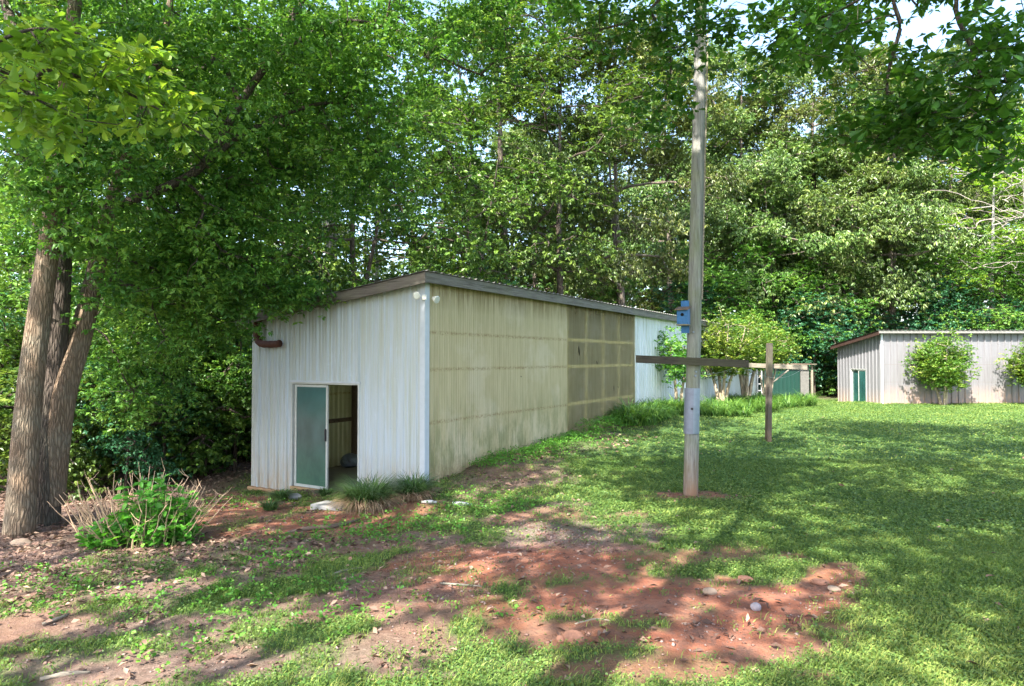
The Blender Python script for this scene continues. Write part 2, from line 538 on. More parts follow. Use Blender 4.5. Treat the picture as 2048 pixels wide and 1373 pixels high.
def copy_thing(src, loc, rz=0.0, sc=1.0, label=None, group=None, cat=None, crown=None):
    r = src.copy()
    COL.objects.link(r)
    r.location = loc
    r.rotation_euler = (0, 0, rz)
    r.scale = (sc, sc, sc)
    if label:
        r["label"] = label
    if group:
        r["group"] = group
    if cat:
        r["category"] = cat
    for ch in list(src.children):
        c = ch.copy()
        COL.objects.link(c)
        c.parent = r
        for g in list(ch.children):
            d = g.copy()
            COL.objects.link(d)
            d.parent = c
    return r


class MB:
    """collects shapes and links them as one mesh object"""

    def __init__(self):
        self.v, self.f = [], []

    def add(self, vs, fs):
        b = len(self.v)
        self.v += [tuple(p) for p in vs]
        self.f += [tuple(b + i for i in f) for f in fs]
        return self

    def box(self, o, ax, ay, az):
        """box from corner o along three edge vectors"""
        o, ax, ay, az = Vector(o), Vector(ax), Vector(ay), Vector(az)
        p = [o, o + ax, o + ax + ay, o + ay]
        p += [q + az for q in p]
        return self.add(p, [(3, 2, 1, 0), (4, 5, 6, 7), (0, 1, 5, 4), (1, 2, 6, 5), (2, 3, 7, 6), (3, 0, 4, 7)])

    def cbox(self, c, sx, sy, sz, rot=None):
        rm = rot.to_matrix() if rot is not None else Matrix.Identity(3)
        ax, ay, az = rm @ Vector((sx, 0, 0)), rm @ Vector((0, sy, 0)), rm @ Vector((0, 0, sz))
        return self.box(Vector(c) - (ax + ay + az) / 2, ax, ay, az)

    def tube(self, pts, rad, sides=8, caps=True):
        v, f = tube_np(np.array([tuple(p) for p in pts], float), np.array(rad, float), sides)
        self.add(v.tolist(), f.tolist())
        if caps:
            b = len(self.v) - len(v)
            self.f.append(tuple(b + i for i in reversed(range(sides))))
            self.f.append(tuple(b + len(v) - sides + i for i in range(sides)))
        return self

    def build(self, name, mat, parent=None, bevel=0.0, smooth=False, label=None):
        me = bpy.data.meshes.new(name)
        me.from_pydata(self.v, [], self.f)
        if bevel:
            bm = bmesh.new()
            bm.from_mesh(me)
            bmesh.ops.remove_doubles(bm, verts=bm.verts, dist=1e-5)
            bmesh.ops.bevel(bm, geom=[e for e in bm.edges], offset=bevel, segments=2, affect='EDGES', profile=0.6)
            bm.to_mesh(me)
            bm.free()
        if smooth:
            me.polygons.foreach_set("use_smooth", [True] * len(me.polygons))
        me.update()
        return link_mesh(name, me, mat, parent, label)


def tube_np(pts, rad, sides):
    n = len(pts)
    d = np.gradient(pts, axis=0)
    d /= np.linalg.norm(d, axis=1)[:, None] + 1e-9
    ref = np.array([0.0, 0.0, 1.0]) if abs(d[0][2]) < 0.9 else np.array([1.0, 0.0, 0.0])
    a = np.cross(d, ref)
    a /= np.linalg.norm(a, axis=1)[:, None] + 1e-9
    b = np.cross(d, a)
    th = np.arange(sides) * 2 * math.pi / sides
    v = pts[:, None, :] + rad[:, None, None] * (np.cos(th)[None, :, None] * a[:, None, :] + np.sin(th)[None, :, None] * b[:, None, :])
    v = v.reshape(-1, 3)
    i = np.arange(n - 1)[:, None] * sides
    j = np.arange(sides)[None, :]
    k = (j + 1) % sides
    f = np.stack([i + j, i + k, i + sides + k, i + sides + j], axis=-1).reshape(-1, 4)
    return v, f


def np_mesh(name, v, faces, rnd=None, smooth=False):
    """faces: (n,k) int array"""
    me = bpy.data.meshes.new(name)
    nf, k = faces.shape
    me.vertices.add(len(v))
    me.vertices.foreach_set("co", np.ascontiguousarray(v, dtype=np.float32).ravel())
    me.loops.add(nf * k)
    me.loops.foreach_set("vertex_index", np.ascontiguousarray(faces, dtype=np.int32).ravel())
    me.polygons.add(nf)
    me.polygons.foreach_set("loop_start", np.arange(0, nf * k, k, dtype=np.int32))
    if smooth:
        me.polygons.foreach_set("use_smooth", np.ones(nf, dtype=bool))
    if rnd is not None:
        at_ = me.attributes.new("rnd", 'FLOAT', 'POINT')
        at_.data.foreach_set("value", np.ascontiguousarray(rnd, dtype=np.float32))
    me.update(calc_edges=True)
    return me


# leaf outlines: x along the leaf, y across, z lift; triangles
T_SIMPLE = (np.array([(0, 0, 0), (0.42, 0.5, 0.10), (1, 0, -0.12), (0.42, -0.5, 0.10)], float), np.array([(0, 2, 1), (0, 3, 2)]))
T_OVATE = (np.array([(0, 0, 0), (0.22, 0.36, 0.05), (0.5, 0.5, 0.05), (0.8, 0.3, -0.03), (1, 0, -0.14), (0.8, -0.3, -0.03), (0.5, -0.5, 0.05), (0.22, -0.36, 0.05), (0.5, 0, -0.02)], float),
           np.array([(0, 8, 1), (1, 8, 2), (2, 8, 3), (3, 8, 4), (4, 8, 5), (5, 8, 6), (6, 8, 7), (7, 8, 0)]))
T_OBOVATE = (np.array([(0, 0, 0), (0.35, 0.16, 0.03), (0.62, 0.36, 0.05), (0.85, 0.5, 0.02), (1, 0.22, -0.06), (1.0, -0.22, -0.06), (0.85, -0.5, 0.02), (0.62, -0.36, 0.05), (0.35, -0.16, 0.03), (0.65, 0, -0.01)], float),
             np.array([(0, 9, 1), (1, 9, 2), (2, 9, 3), (3, 9, 4), (4, 9, 5), (5, 9, 6), (6, 9, 7), (7, 9, 8), (8, 9, 0)]))


def unit(a):
    return a / (np.linalg.norm(a, axis=1)[:, None] + 1e-9)


def leaf_mesh(name, pos, dirs, nrm, L, W, rnd, tmpl=T_SIMPLE):
    tv, tf = tmpl
    d = unit(dirs)
    s = unit(np.cross(nrm, d))
    n = np.cross(d, s)
    L = np.broadcast_to(L, (len(pos),))[:, None, None]
    W = np.broadcast_to(W, (len(pos),))[:, None, None]
    v = pos[:, None, :] + tv[None, :, 0:1] * L * d[:, None, :] + tv[None, :, 1:2] * W * s[:, None, :] + tv[None, :, 2:3] * L * n[:, None, :]
    k = len(tv)
    f = (np.arange(len(pos))[:, None, None] * k + tf[None]).reshape(-1, 3)
    return np_mesh(name, v.reshape(-1, 3), f, np.repeat(rnd, k))


def foliage(name, rs, centers, ros, per, spread, L, W, droop=0.4, tmpl=T_SIMPLE, vary=0.45, out=None):
    """leaf bunches: every centre gets `ros` rosettes of `per` drooping leaves"""
    c = np.repeat(np.asarray(centers, float), ros, axis=0)
    sp = np.asarray(spread, float)
    c = c + rs.normal(0, 1, c.shape) * sp
    crnd = np.repeat(rs.uniform(0, 1, len(centers)), ros)
    tint = np.clip(0.6 * crnd + 0.25 * rs.uniform(0, 1, len(c)), 0, 1)
    p = np.repeat(c, per, axis=0)
    n = len(p)
    az = rs.uniform(0, 2 * math.pi, n)
    el = rs.normal(-droop, 0.38, n)
    d = np.stack([np.cos(az) * np.cos(el), np.sin(az) * np.cos(el), np.sin(el)], 1)
    if out is not None:
        d = d + np.repeat(np.repeat(out, ros, axis=0), per, axis=0) * 0.5
    nr = unit(np.array([0, 0, 1.0]) + rs.normal(0, 0.45, (n, 3)))
    sc = rs.uniform(1 - vary, 1 + vary, n)
    rnd = np.clip(np.repeat(tint, per) + rs.uniform(-0.1, 0.3, n), 0, 1)
    p = p + unit(d) * 0.015
    return leaf_mesh(name, p, d, nr, L * sc, W * sc, rnd, tmpl)


def mst_branches(rs, nodes, radii, pts, bf=0.35, rtip=0.012, pw=0.42, sides=5, sag=0.05, rmax=None):
    """greedy growth: every point joins the branch node that is cheapest to reach; returns tube arrays"""
    nd = [np.array(p, float) for p in nodes]
    N0 = len(nd)
    path = list(np.linspace(0, 0.5, N0))
    par = [-1] * N0
    pts = np.asarray(pts, float)
    base = np.array(nd)
    dmin = np.min(np.linalg.norm(pts[:, None] - base[None], axis=2), axis=1)
    order = np.argsort(dmin)
    arr = np.zeros((N0 + len(pts), 3))
    arr[:N0] = base
    pl = np.zeros(N0 + len(pts))
    pl[:N0] = path
    cnt = N0
    for i in order:
        p = pts[i]
        d = np.linalg.norm(arr[:cnt] - p, axis=1)
        cost = d + bf * pl[:cnt] + 0.25 * np.maximum(0, arr[:cnt, 2] - p[2])
        j = int(np.argmin(cost))
        arr[cnt] = p
        pl[cnt] = pl[j] + d[j]
        par.append(j)
        cnt += 1
    load = np.zeros(cnt)
    for i in range(cnt - 1, N0 - 1, -1):
        load[i] += 1
        if par[i] >= N0:
            load[par[i]] += load[i]
    V, F, b = [], [], 0
    for i in range(N0, cnt):
        j = par[i]
        r1 = rtip * max(1, load[i] * 0.7) ** pw
        r0 = rtip * (load[i]) ** pw * 1.15
        if j < N0:
            r0 = min(r0 * 1.2, radii[j] * 0.75)
            r1 = min(r1, r0)
        if rmax:
            r0, r1 = min(r0, rmax), min(r1, rmax)
        a, c = arr[j], arr[i]
        L = np.linalg.norm(c - a)
        if L < 1e-4:
            continue
        t = np.linspace(0, 1, 4)[:, None]
        poly = a + (c - a) * t
        w = rs.normal(0, sag * L, 3)
        poly += (np.sin(t * math.pi)) * w
        v, f = tube_np(poly, np.linspace(r0, r1, 4), sides)
        V.append(v)
        F.append(f + b)
        b += len(v)
    return np.concatenate(V), np.concatenate(F), arr[:cnt]


def smooth_poly(pts, rad, n):
    """resample a polyline with Catmull-Rom"""
    p = np.array([tuple(q) for q in pts], float)
    r = np.array(rad, float)
    pp = np.vstack([2 * p[0] - p[1], p, 2 * p[-1] - p[-2]])
    out, ro = [], []
    for i in range(len(p) - 1):
        for k in range(n):
            t = k / n
            a, b, c, d = pp[i], pp[i + 1], pp[i + 2], pp[i + 3]
            out.append(0.5 * ((2 * b) + (c - a) * t + (2 * a - 5 * b + 4 * c - d) * t * t + (3 * b - a - 3 * c + d) * t ** 3))
            ro.append(r[i] * (1 - t) + r[i + 1] * t)
    out.append(p[-1])
    ro.append(r[-1])
    return np.array(out), np.array(ro)


def join_np(parts):
    V, F, b = [], [], 0
    for v, f in parts:
        V.append(v)
        F.append(f + b)
        b += len(v)
    return np.concatenate(V), np.concatenate(F)

# ================================================================== SETTING: ground


# bare patches: pixel centre, pixel half axes, strength, kind (c clay, s soil, g gravel)
PATCH = [
    (1080, 1120, 210, 50, 1.0, 'c'), (1260, 1195, 270, 50, 1.0, 'c'), (1520, 1195, 200, 42, 1.05, 'c'), (1150, 1265, 180, 48, 0.9, 'c'),
    (1420, 1275, 170, 42, 1.0, 'c'), (1660, 1160, 70, 28, 0.85, 'c'), (1120, 1072, 150, 22, 0.7, 'g'), (960, 1115, 130, 25, 0.8, 'c'),
    (820, 1175, 190, 30, 1.05, 's'), (1430, 1115, 150, 22, 0.7, 'c'), (1250, 1335, 240, 34, 0.75, 'c'), (1395, 992, 75, 10, 0.95, 'c'),
    (640, 1050, 190, 28, 1.0, 'c'), (480, 1015, 130, 36, 0.95, 'c'), (760, 1020, 110, 20, 0.8, 'c'), (330, 1245, 330, 34, 0.95, 's'), (300, 1335, 330, 42, 1.1, 's'),
    (90, 1110, 210, 60, 1.0, 's'), (380, 1110, 190, 30, 0.8, 's'), (990, 955, 110, 42, 0.7, 's'), (130, 1250, 190, 34, 0.9, 's'), (560, 1215, 170, 28, 0.85, 's'),
    (1110, 1030, 110, 15, 0.65, 'c'), (1250, 1030, 60, 8, 0.6, 'c'), (1480, 1310, 120, 24, 0.7, 'c'), (700, 1300, 160, 24, 0.5, 's'),
]
_pw = []
for px, py, rx, ry, s, k in PATCH:
    c = ground(px, py)
    e1, e2 = ground(px, py - ry), ground(px, min(1500, py + ry))
    rxm = rx * c.y / FPX
    _pw.append((c.x, c.y, rxm, max(0.15, (e1.y - e2.y) / 2), s, k, c.x / c.y))

# main shed frame
SU, SV = Vector((-0.857, 0.514, 0)), Vector((0.514, 0.857, 0))
SO = Vector((-1.43, 11.0, 0))
SW, SL = 4.29, 27.7


def shed_uv(x, y):
    dx, dy = x - SO.x, y - SO.y
    return dx * SU.x + dy * SU.y, dx * SV.x + dy * SV.y


def masks(x, y):
    """grass, clay, gravel cover of the ground at world points"""
    x = np.asarray(x, float)
    y = np.asarray(y, float)
    w = (fbm(x * 0.9, y * 0.9, 3) - 0.5) * 1.0
    w2 = (fbm(x * 3.1, y * 3.1, 11) - 0.5)
    w3 = (fbm(x * 9.0, y * 9.0, 12, 3) - 0.5)
    bare = np.zeros_like(x)
    clay = np.zeros_like(x)
    grav = np.zeros_like(x)
    for cx, cy, rx, ry, s, k, sl in _pw:
        d = np.sqrt(((x - cx - sl * (y - cy)) / rx) ** 2 + ((y - cy) / ry) ** 2)
        f = sstep(1.55, 0.45, d + w * 1.3 + w2 * 1.1 + w3 * 0.9) * s
        bare = np.maximum(bare, f)
        if k == 'c':
            clay = np.maximum(clay, f)
        if k == 'g':
            grav = np.maximum(grav, f)
            clay = np.maximum(clay, f * 0.6)
    # left part of the yard is patchy
    left = sstep(1.2, -1.6, x - 0.15 * y) * sstep(16, 11, y)
    patchy = sstep(0.50, 0.40, fbm(x * 1.3, y * 1.3, 21)) * left * 0.9
    bare = np.maximum(bare, patchy)
    forest = sstep(-4.2, -6.0, x + 0.1 * (y - 8)) * sstep(6, 9.0, y)
    u, v = shed_uv(x, y)
    inforest = np.maximum(forest, sstep(4.0, 4.8, u) * sstep(0.0, 2, v))
    back = sstep(36.5, 38.0, y)
    inforest = np.maximum(inforest, back)
    strip = sstep(-1.5, -0.5, u) * (u < 0.3) * sstep(-0.5, 0.5, v) * sstep(9.5, 7.0, v) * 0.75
    bare = np.maximum(bare, np.maximum(inforest, strip * sstep(0.35, 0.6, fbm(x * 2, y * 2, 31))))
    grass = 1 - np.clip(bare, 0, 1)
    clay = np.clip(clay + 0.35 * (1 - inforest) * sstep(0.45, 0.7, fbm(x * 0.7, y * 0.7, 41)), 0, 1) * (1 - 0.85 * inforest)
    return grass, clay, np.clip(grav, 0, 1), inforest


def build_ground():
    def axis(lo, hi, step, far, grow=1.25):
        a = list(np.arange(lo, hi, step))
        s, v, neg = step, lo, []
        while v > -far:
            s *= grow
            v -= s
            neg.append(v)
        s, v = step, a[-1]
        while v < far:
            s *= grow
            v += s
            a.append(v)
        return np.array(neg[::-1] + a)
    xs = axis(-8.5, 15.0, 0.065, 600)
    ys = axis(3.2, 22.0, 0.065, 600)
    X, Y = np.meshgrid(xs, ys)
    x, y = X.ravel(), Y.ravel()
    z = hgt(x, y)
    g, c, gr, fo = masks(x, y)
    near = sstep(40, 25, y) * sstep(-30, -15, x)
    z = z + near * ((fbm(x * 1.7, y * 1.7, 51) - 0.5) * 0.06 + (fbm(x * 7, y * 7, 61) - 0.5) * 0.035 * (1 - g * 0.7))
    u, v = shed_uv(x, y)
    z = np.where((u > 0.05) & (u < SW - 0.05) & (v > 0.1) & (v < SL), np.minimum(z, -0.6), z)
    nx, ny = len(xs), len(ys)
    i = np.arange(ny - 1)[:, None] * nx
    j = np.arange(nx - 1)[None, :]
    f = np.stack([i + j, i + j + 1, i + nx + j + 1, i + nx + j], -1).reshape(-1, 4)
    me = np_mesh("ground", np.stack([x, y, z], 1), f, None, True)
    ca = me.color_attributes.new("mask", 'FLOAT_COLOR', 'POINT')
    ca.data.foreach_set("color", np.stack([g, c, gr, np.ones_like(g)], 1).astype(np.float32).ravel())
    tag(link_mesh("ground", me, M['ground']), kind="structure")


build_ground()

# ================================================================== SHEDS


class Frame:
    def __init__(self, O, U, V):
        self.O, self.U, self.V = Vector(O), Vector(U), Vector(V)

    def p(self, u, v, z):
        return self.O + self.U * u + self.V * v + Vector((0, 0, z))


def rib_profile(a0, a1, pitch, wid, dep, minor=True, phase=0.0):
    """(a, offset) samples of a ribbed sheet"""
    s = [(a0, 0.0)]
    k = math.floor((a0 - phase) / pitch) - 1
    while True:
        c = phase + k * pitch
        k += 1
        if c - wid > a1:
            break
        pts = [(c - wid / 2, 0), (c - wid / 4, dep), (c + wid / 4, dep), (c + wid / 2, 0)]
        if minor:
            for m in (1 / 3, 2 / 3):
                cm = c + pitch * m
                pts += [(cm - wid / 4, 0), (cm - wid / 8, dep * 0.3), (cm + wid / 8, dep * 0.3), (cm + wid / 4, 0)]
        s += [(a, o) for a, o in pts if a0 < a < a1]
    s.append((a1, 0.0))
    return s


def sine_profile(a0, a1, period, amp, n=8):
    k = int((a1 - a0) / period * n)
    a = np.linspace(a0, a1, k)
    return [(x, amp * math.sin(2 * math.pi * x / period)) for x in a]


def sheet(mb, fr, along, prof, fixed, sign, zlo, zhi, zsteps=1):
    """vertical sheet: along 'u' at v=fixed or along 'v' at u=fixed, offset outward by sign"""
    vs, fs = [], []
    m = zsteps + 1
    for a, o in prof:
        lo, hi = zlo(a), zhi(a)
        for k in range(m):
            z = lo + (hi - lo) * k / zsteps
            vs.append(fr.p(a, fixed + sign * o, z) if along == 'u' else fr.p(fixed + sign * o, a, z))
    for i in range(len(prof) - 1):
        for k in range(zsteps):
            fs.append((i * m + k, (i + 1) * m + k, (i + 1) * m + k + 1, i * m + k + 1))
    mb.add(vs, fs)


def roof_sheet(fr, zf, u0, u1, v0, v1, pitch=0.2):
    mb = MB()
    prof = rib_profile(v0, v1, pitch, 0.07, 0.022, False)
    vs, fs = [], []
    for a, o in prof:
        for th in (0.0, -0.004):
            for u in (u0, u1):
                vs.append(fr.p(u, a, zf(u) + o + th))
    n = len(prof)
    for i in range(n - 1):
        b, c = i * 4, (i + 1) * 4
        fs += [(b, b + 1, c + 1, c), (b + 2, c + 2, c + 3, b + 3), (b, c, c + 2, b + 2), (b + 1, b + 3, c + 3, c + 1)]
    mb.add(vs, fs)
    return mb


def slider(fr, u0, u1, z0, z1, v, parent, open_right=True, glass='glass', far=False):
    """white aluminium sliding glass door"""
    door = MB()
    w = 0.034
    U, V, Z = fr.U, fr.V, Vector((0, 0, 1))
    d = V * 0.10
    door.box(fr.p(u0, v - 0.015, z0 + 0.04), U * w, d, Z * (z1 - z0 - 0.04))
    door.box(fr.p(u1 - w, v - 0.015, z0 + 0.04), U * w, d, Z * (z1 - z0 - 0.04))
    door.box(fr.p(u0 + w, v - 0.015, z1 - w), U * (u1 - u0 - 2 * w), d, Z * w)
    do = door.build("sliding_door", M['frame'], parent)
    sill = MB().box(fr.p(u0 + (0.72 if open_right else 0), v - 0.03, z0 - 0.06), U * (u1 - u0 - (0.72 if open_right else 0)), V * 0.14, Z * 0.098)
    sill.build("sill", M['frame_rust'] if not far else M['frame'], do)
    um = (u0 + u1) / 2

    def leaf(a, b, vv):
        s = 0.042
        f = MB()
        f.box(fr.p(a, vv, z0 + 0.045), U * s, V * 0.03, Z * (z1 - z0 - 0.095))
        f.box(fr.p(b - s, vv, z0 + 0.045), U * s, V * 0.03, Z * (z1 - z0 - 0.095))
        f.box(fr.p(a + s, vv, z0 + 0.045), U * (b - a - 2 * s), V * 0.03, Z * 0.05)
        f.box(fr.p(a + s, vv, z1 - 0.09), U * (b - a - 2 * s), V * 0.03, Z * 0.04)
        f.build("door_leaf_frame", M['frame'], do)
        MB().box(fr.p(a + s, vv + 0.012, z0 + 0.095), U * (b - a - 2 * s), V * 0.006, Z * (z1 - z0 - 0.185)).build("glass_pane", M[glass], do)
    if open_right:
        leaf(um - 0.02, u1 - w, 0.0 + v + 0.045)
        leaf(um - 0.075, u1 - w - 0.05, v + 0.005)
        MB().box(fr.p(um - 0.055, v - 0.03, z0 + 0.92), U * 0.028, V * 0.034, Z * 0.22).build("handle", M['handle'], do, 0.006)
    else:
        leaf(um - 0.03, u1 - w, v + 0.045)
        leaf(u0 + w, um + 0.03, v + 0.005)
    return do


FR = Frame(SO, SU, SV)
MZ = lambda u: 3.38 - 0.1237 * (u + 0.2)          # top of the roof sheet
FLOOR = -0.43
main = empty("metal_shed", SO, "long white metal shed with yellowed fibreglass side and open sliding glass door", "shed")
D0, D1, DT = 1.431, 3.157, 1.55                    # door opening along u, its top
wall_top = lambda u: MZ(u) - 0.13
mb = MB()
below = lambda a: -0.52
sheet(mb, FR, 'u', rib_profile(0.0, D0, 0.14, 0.055, 0.018, True, 0.04), 0.0, -1, below, wall_top)
sheet(mb, FR, 'u', rib_profile(D0, D1, 0.265, 0.085, 0.034, True, 0.1), 0.0, -1, lambda a: DT, wall_top)
sheet(mb, FR, 'u', rib_profile(D1, SW, 0.265, 0.085, 0.034, True, 0.1), 0.0, -1, lambda a: -0.50, wall_top)
mb.build("metal_wall", M['steel_white'], main)
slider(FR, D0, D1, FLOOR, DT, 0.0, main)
MB().box(FR.p(D0 - 0.03, -0.035, DT - 0.005), SU * (D1 - D0 + 0.06), SV * 0.03, Vector((0, 0, 0.03))).build("door_flashing", M['trim_white'], main)
# concrete footing, floor
MB().box(FR.p(3.2, -0.07, -0.95), SU * 1.12, SV * 0.09, Vector((0, 0, 0.448))).build("footing", M['concrete_red'], main, 0.015)
MB().box(FR.p(0.02, 0.02, -0.60), SU * (SW - 0.04), SV * (SL - 0.1), Vector((0, 0, 0.17))).build("floor_slab", M['concrete'], main)
# corner trim: L of folded white metal
mb = MB()
mb.box(FR.p(-0.022, -0.03, -0.35), SU * 0.095, SV * 0.006, Vector((0, 0, 3.58)))
mb.box(FR.p(-0.028, -0.03, -0.35), SU * 0.006, SV * 0.12, Vector((0, 0, 3.58)))
mb.build("corner_trim", M['trim_white'], main)
# long side
side_top = lambda a: MZ(0) - 0.10
S1, S2 = 5.27, 9.6
mb = MB()
sheet(mb, FR, 'v', sine_profile(0.02, S1, 0.068, 0.009), 0.0, -1, lambda a: -0.35, side_top, 3)
mb.build("fibreglass_sheet", M['fibre_old'], main, label="opaque yellowed fibreglass sheet with rusty nail lines")
mb = MB()
sheet(mb, FR, 'v', sine_profile(S1 - 0.03, S2, 0.068, 0.009), -0.012, -1, lambda a: -0.2, side_top, 3)
mb.build("fibreglass_sheet", M['fibre_clear'], main, label="see-through fibreglass sheet with pale rails behind it")
mb = MB()
sheet(mb, FR, 'v', rib_profile(S2, SL, 0.23, 0.06, 0.02, True), 0.0, -1, lambda a: -0.5, side_top)
mb.build("metal_wall", M['steel_side'], main)
mb = MB()
sheet(mb, FR, 'v', sine_profile(0.0, SL, 0.136, 0.009), SW, 1, lambda a: -0.9, lambda a: MZ(SW) - 0.1, 2)
mb.build("fibreglass_sheet", M['fibre_in'], main, label="pale fibreglass sheet of the far long wall")
mb = MB()
sheet(mb, FR, 'u', rib_profile(0, SW, 0.23, 0.06, 0.02, False), SL, 1, lambda a: -0.9, wall_top)
mb.build("metal_wall", M['steel_side'], main)
# studs and rails
for k in range(10):
    v = 0.1 + k * (S2 - 0.05) / 9
    if v > S1 - 0.4:
        MB().box(FR.p(0.06, v, FLOOR), SU * 0.07, SV * 0.05, Vector((0, 0, 3.12 - FLOOR + 0.05))).build("stud", M['stud'], main)
for v in (S1 + 0.05, 6.8, 8.3):
    pass
for zr in (2.42, 1.80, 0.92):
    mb = MB()
    mb.box(FR.p(0.014, 0.05, zr - 0.035), SU * 0.04, SV * (S2 - 0.1), Vector((0, 0, 0.075)))
    mb.build("wall_rail", M['stud'], main)
for k in range(9):
    v = 2.68 + k * 3.2
    if v > SL - 0.3:
        break
    MB().box(FR.p(SW - 0.14, v, FLOOR), SU * 0.10, SV * 0.12, Vector((0, 0, MZ(SW) - 0.12 - FLOOR))).build("stud", M['beam'], main)
for zr in (0.55, 1.75):
    MB().box(FR.p(SW - 0.05, 0.05, zr), SU * 0.035, SV * (SL - 0.1), Vector((0, 0, 0.09))).build("wall_rail", M['beam'], main)
# roof, rafters, fascia
OV, OS = 0.25, 0.20
zr_ = lambda u: MZ(u)
roof_sheet(FR, zr_, -OS - 0.03, SW + OS + 0.03, -OV - 0.03, SL + 0.2).build("roof", M['roof'], main)
slope = Vector(FR.p(1, 0, MZ(1)) - FR.p(0, 0, MZ(0)))
mb = MB()
mb.box(FR.p(-OS, -OV, MZ(-OS) - 0.185), slope * (SW + 2 * OS), SV * 0.035, Vector((0, 0, 0.172)))
mb.build("fascia_board", M['fascia_front'], main)
MB().box(FR.p(-OS + 0.0, -OV + 0.036, MZ(-OS) - 0.175), SU * 0.035, SV * (SL + OV), Vector((0, 0, 0.165))).build("fascia_board", M['fascia'], main)
for k in range(24):
    v = -0.12 + k * 1.2
    MB().box(FR.p(-OS + 0.036, v, MZ(-OS) - 0.125), slope * (SW + 2 * OS - 0.07), SV * 0.045, Vector((0, 0, 0.11))).build("rafter", M['beam'], main)
MB().box(FR.p(-OS + 0.04, -OV + 0.04, MZ(-OS) - 0.035), slope * (SW + 2 * OS - 0.08), SV * (OV - 0.05), Vector((0, 0, 0.012))).build("soffit", M['fascia_brown'], main)
# downspout elbow
e = [FR.p(4.03, -0.02, 2.78), FR.p(4.02, -0.11, 2.66), FR.p(4.01, -0.12, 2.42), FR.p(3.95, -0.12, 2.31), FR.p(3.82, -0.12, 2.26), FR.p(3.52, -0.12, 2.255), FR.p(3.36, -0.11, 2.27)]
pp, rr = smooth_poly(e, [0.068] * 7, 5)
mb = MB().tube(pp, rr * (1 + 0.06 * np.sin(np.arange(len(rr)) * 2.2)), 10)
mb.build("downspout", M['rust'], main, 0, True)
# tears in the clear sheet
for (v, z, w, h) in ((5.85, 2.17, 0.05, 0.24), (6.9, 1.88, 0.05, 0.1), (8.0, 1.2, 0.03, 0.14), (8.3, 1.22, 0.03, 0.05), (3.1, 1.62, 0.035, 0.03)):
    a = [FR.p(-0.027, v + dv * w, z + dz * h) for dv, dz in ((-.5, 0.3), (-.3, .5), (0.0, .25), (.3, .1), (.5, -.3), (.15, -.5), (-.1, -.2), (-.35, -.1))]
    b = [p + SU * 0.004 for p in a]
    n = len(a)
    MB().add(a + b, [tuple(range(n)), tuple(reversed(range(n, 2 * n)))] + [(i, (i + 1) % n, n + (i + 1) % n, n + i) for i in range(n)]).build("tear", M['black'], main)

# flood light on the corner
fl = empty("floodlight", FR.p(-0.05, -0.06, 2.95), "twin white floodlight on the top corner of the white metal shed", "lamp")
pc = FR.p(-0.05, -0.075, 2.98)
MB().cbox(pc, 0.07, 0.05, 0.09).build("mount_box", M['lamp_white'], fl, 0.01)
for dv, dr in ((-0.06, Vector((-0.35, -0.92, -0.15))), (0.12, Vector((0.75, -0.55, -0.3)))):
    dr.normalize()
    c0 = pc + Vector((dv, -0.05, 0.03 if dv < 0 else -0.01))
    c0 = c0 + dr * 0.03
    pr = [(0.0, 0.018), (0.025, 0.03), (0.05, 0.042), (0.085, 0.06), (0.10, 0.063)]
    b = MB().tube([c0 + dr * a for a, r in pr], [r for a, r in pr], 16)
    ho = b.build("lamp_head", M['lamp_white'], fl, 0, True)
    MB().tube([c0 + dr * 0.101, c0 + dr * 0.106], [0.057, 0.05], 16).build("lens", M['lens'], ho)

# ---- far shed
FX = Frame((16.5, 30.0, 0), (0, 1, 0), (1, 0, 0))
FZ = lambda u: 3.22 - 0.13 * (u + 0.15)
FW, FLN = 4.0, 17.0
far = empty("metal_shed", (16.5, 30, 0), "grey metal shed with brown trimmed roof at the far right of the lawn", "shed")
mb = MB()
ftop = lambda u: FZ(u) - 0.10
FD0, FD1, FDT = 1.30, 2.72, 1.50
sheet(mb, FX, 'u', rib_profile(0, FD0, 0.3, 0.06, 0.03, False, 0.1), 0, -1, lambda a: -0.4, ftop)
sheet(mb, FX, 'u', rib_profile(FD0, FD1, 0.3, 0.06, 0.03, False, 0.1), 0, -1, lambda a: FDT, ftop)
sheet(mb, FX, 'u', rib_profile(FD1, FW, 0.3, 0.06, 0.03, False, 0.1), 0, -1, lambda a: -0.5, ftop)
mb.build("metal_wall", M['steel_far'], far)
M['steel_far_rows'] = metal_wall_mat("grey_steel_rows", (0.18, 0.176, 0.186), (0.13, 0.126, 0.132), (0.48, 0.28, 0.17), -0.05, (1.72, 0.94))
mb = MB()
sheet(mb, FX, 'v', rib_profile(0, FLN, 0.3, 0.07, 0.045, False, 0.12), 0, -1, lambda a: -0.3, lambda a: FZ(0) - 0.08)
mb.build("metal_wall", M['steel_far_rows'], far)
mb = MB()
sheet(mb, FX, 'v', rib_profile(0, FLN, 0.3, 0.05, 0.03, False, 0.12), FW, 1, lambda a: -0.6, lambda a: FZ(FW) - 0.08)
mb.build("metal_wall", M['steel_far'], far)
mb = MB()
sheet(mb, FX, 'u', rib_profile(0, FW, 0.3, 0.05, 0.03, False, 0.12), FLN, 1, lambda a: -0.6, ftop)
mb.build("metal_wall", M['steel_far'], far)
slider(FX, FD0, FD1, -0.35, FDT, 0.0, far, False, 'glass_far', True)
roof_sheet(FX, FZ, -0.3, FW + 0.25, -0.3, FLN + 0.3).build("roof", M['roof'], far)
sl = Vector(FX.p(1, 0, FZ(1)) - FX.p(0, 0, FZ(0)))
MB().box(FX.p(-0.27, -0.27, FZ(-0.27) - 0.20), sl * (FW + 0.5), Vector((0.03, 0, 0)), Vector((0, 0, 0.185))).build("fascia_board", M['fascia_brown'], far)
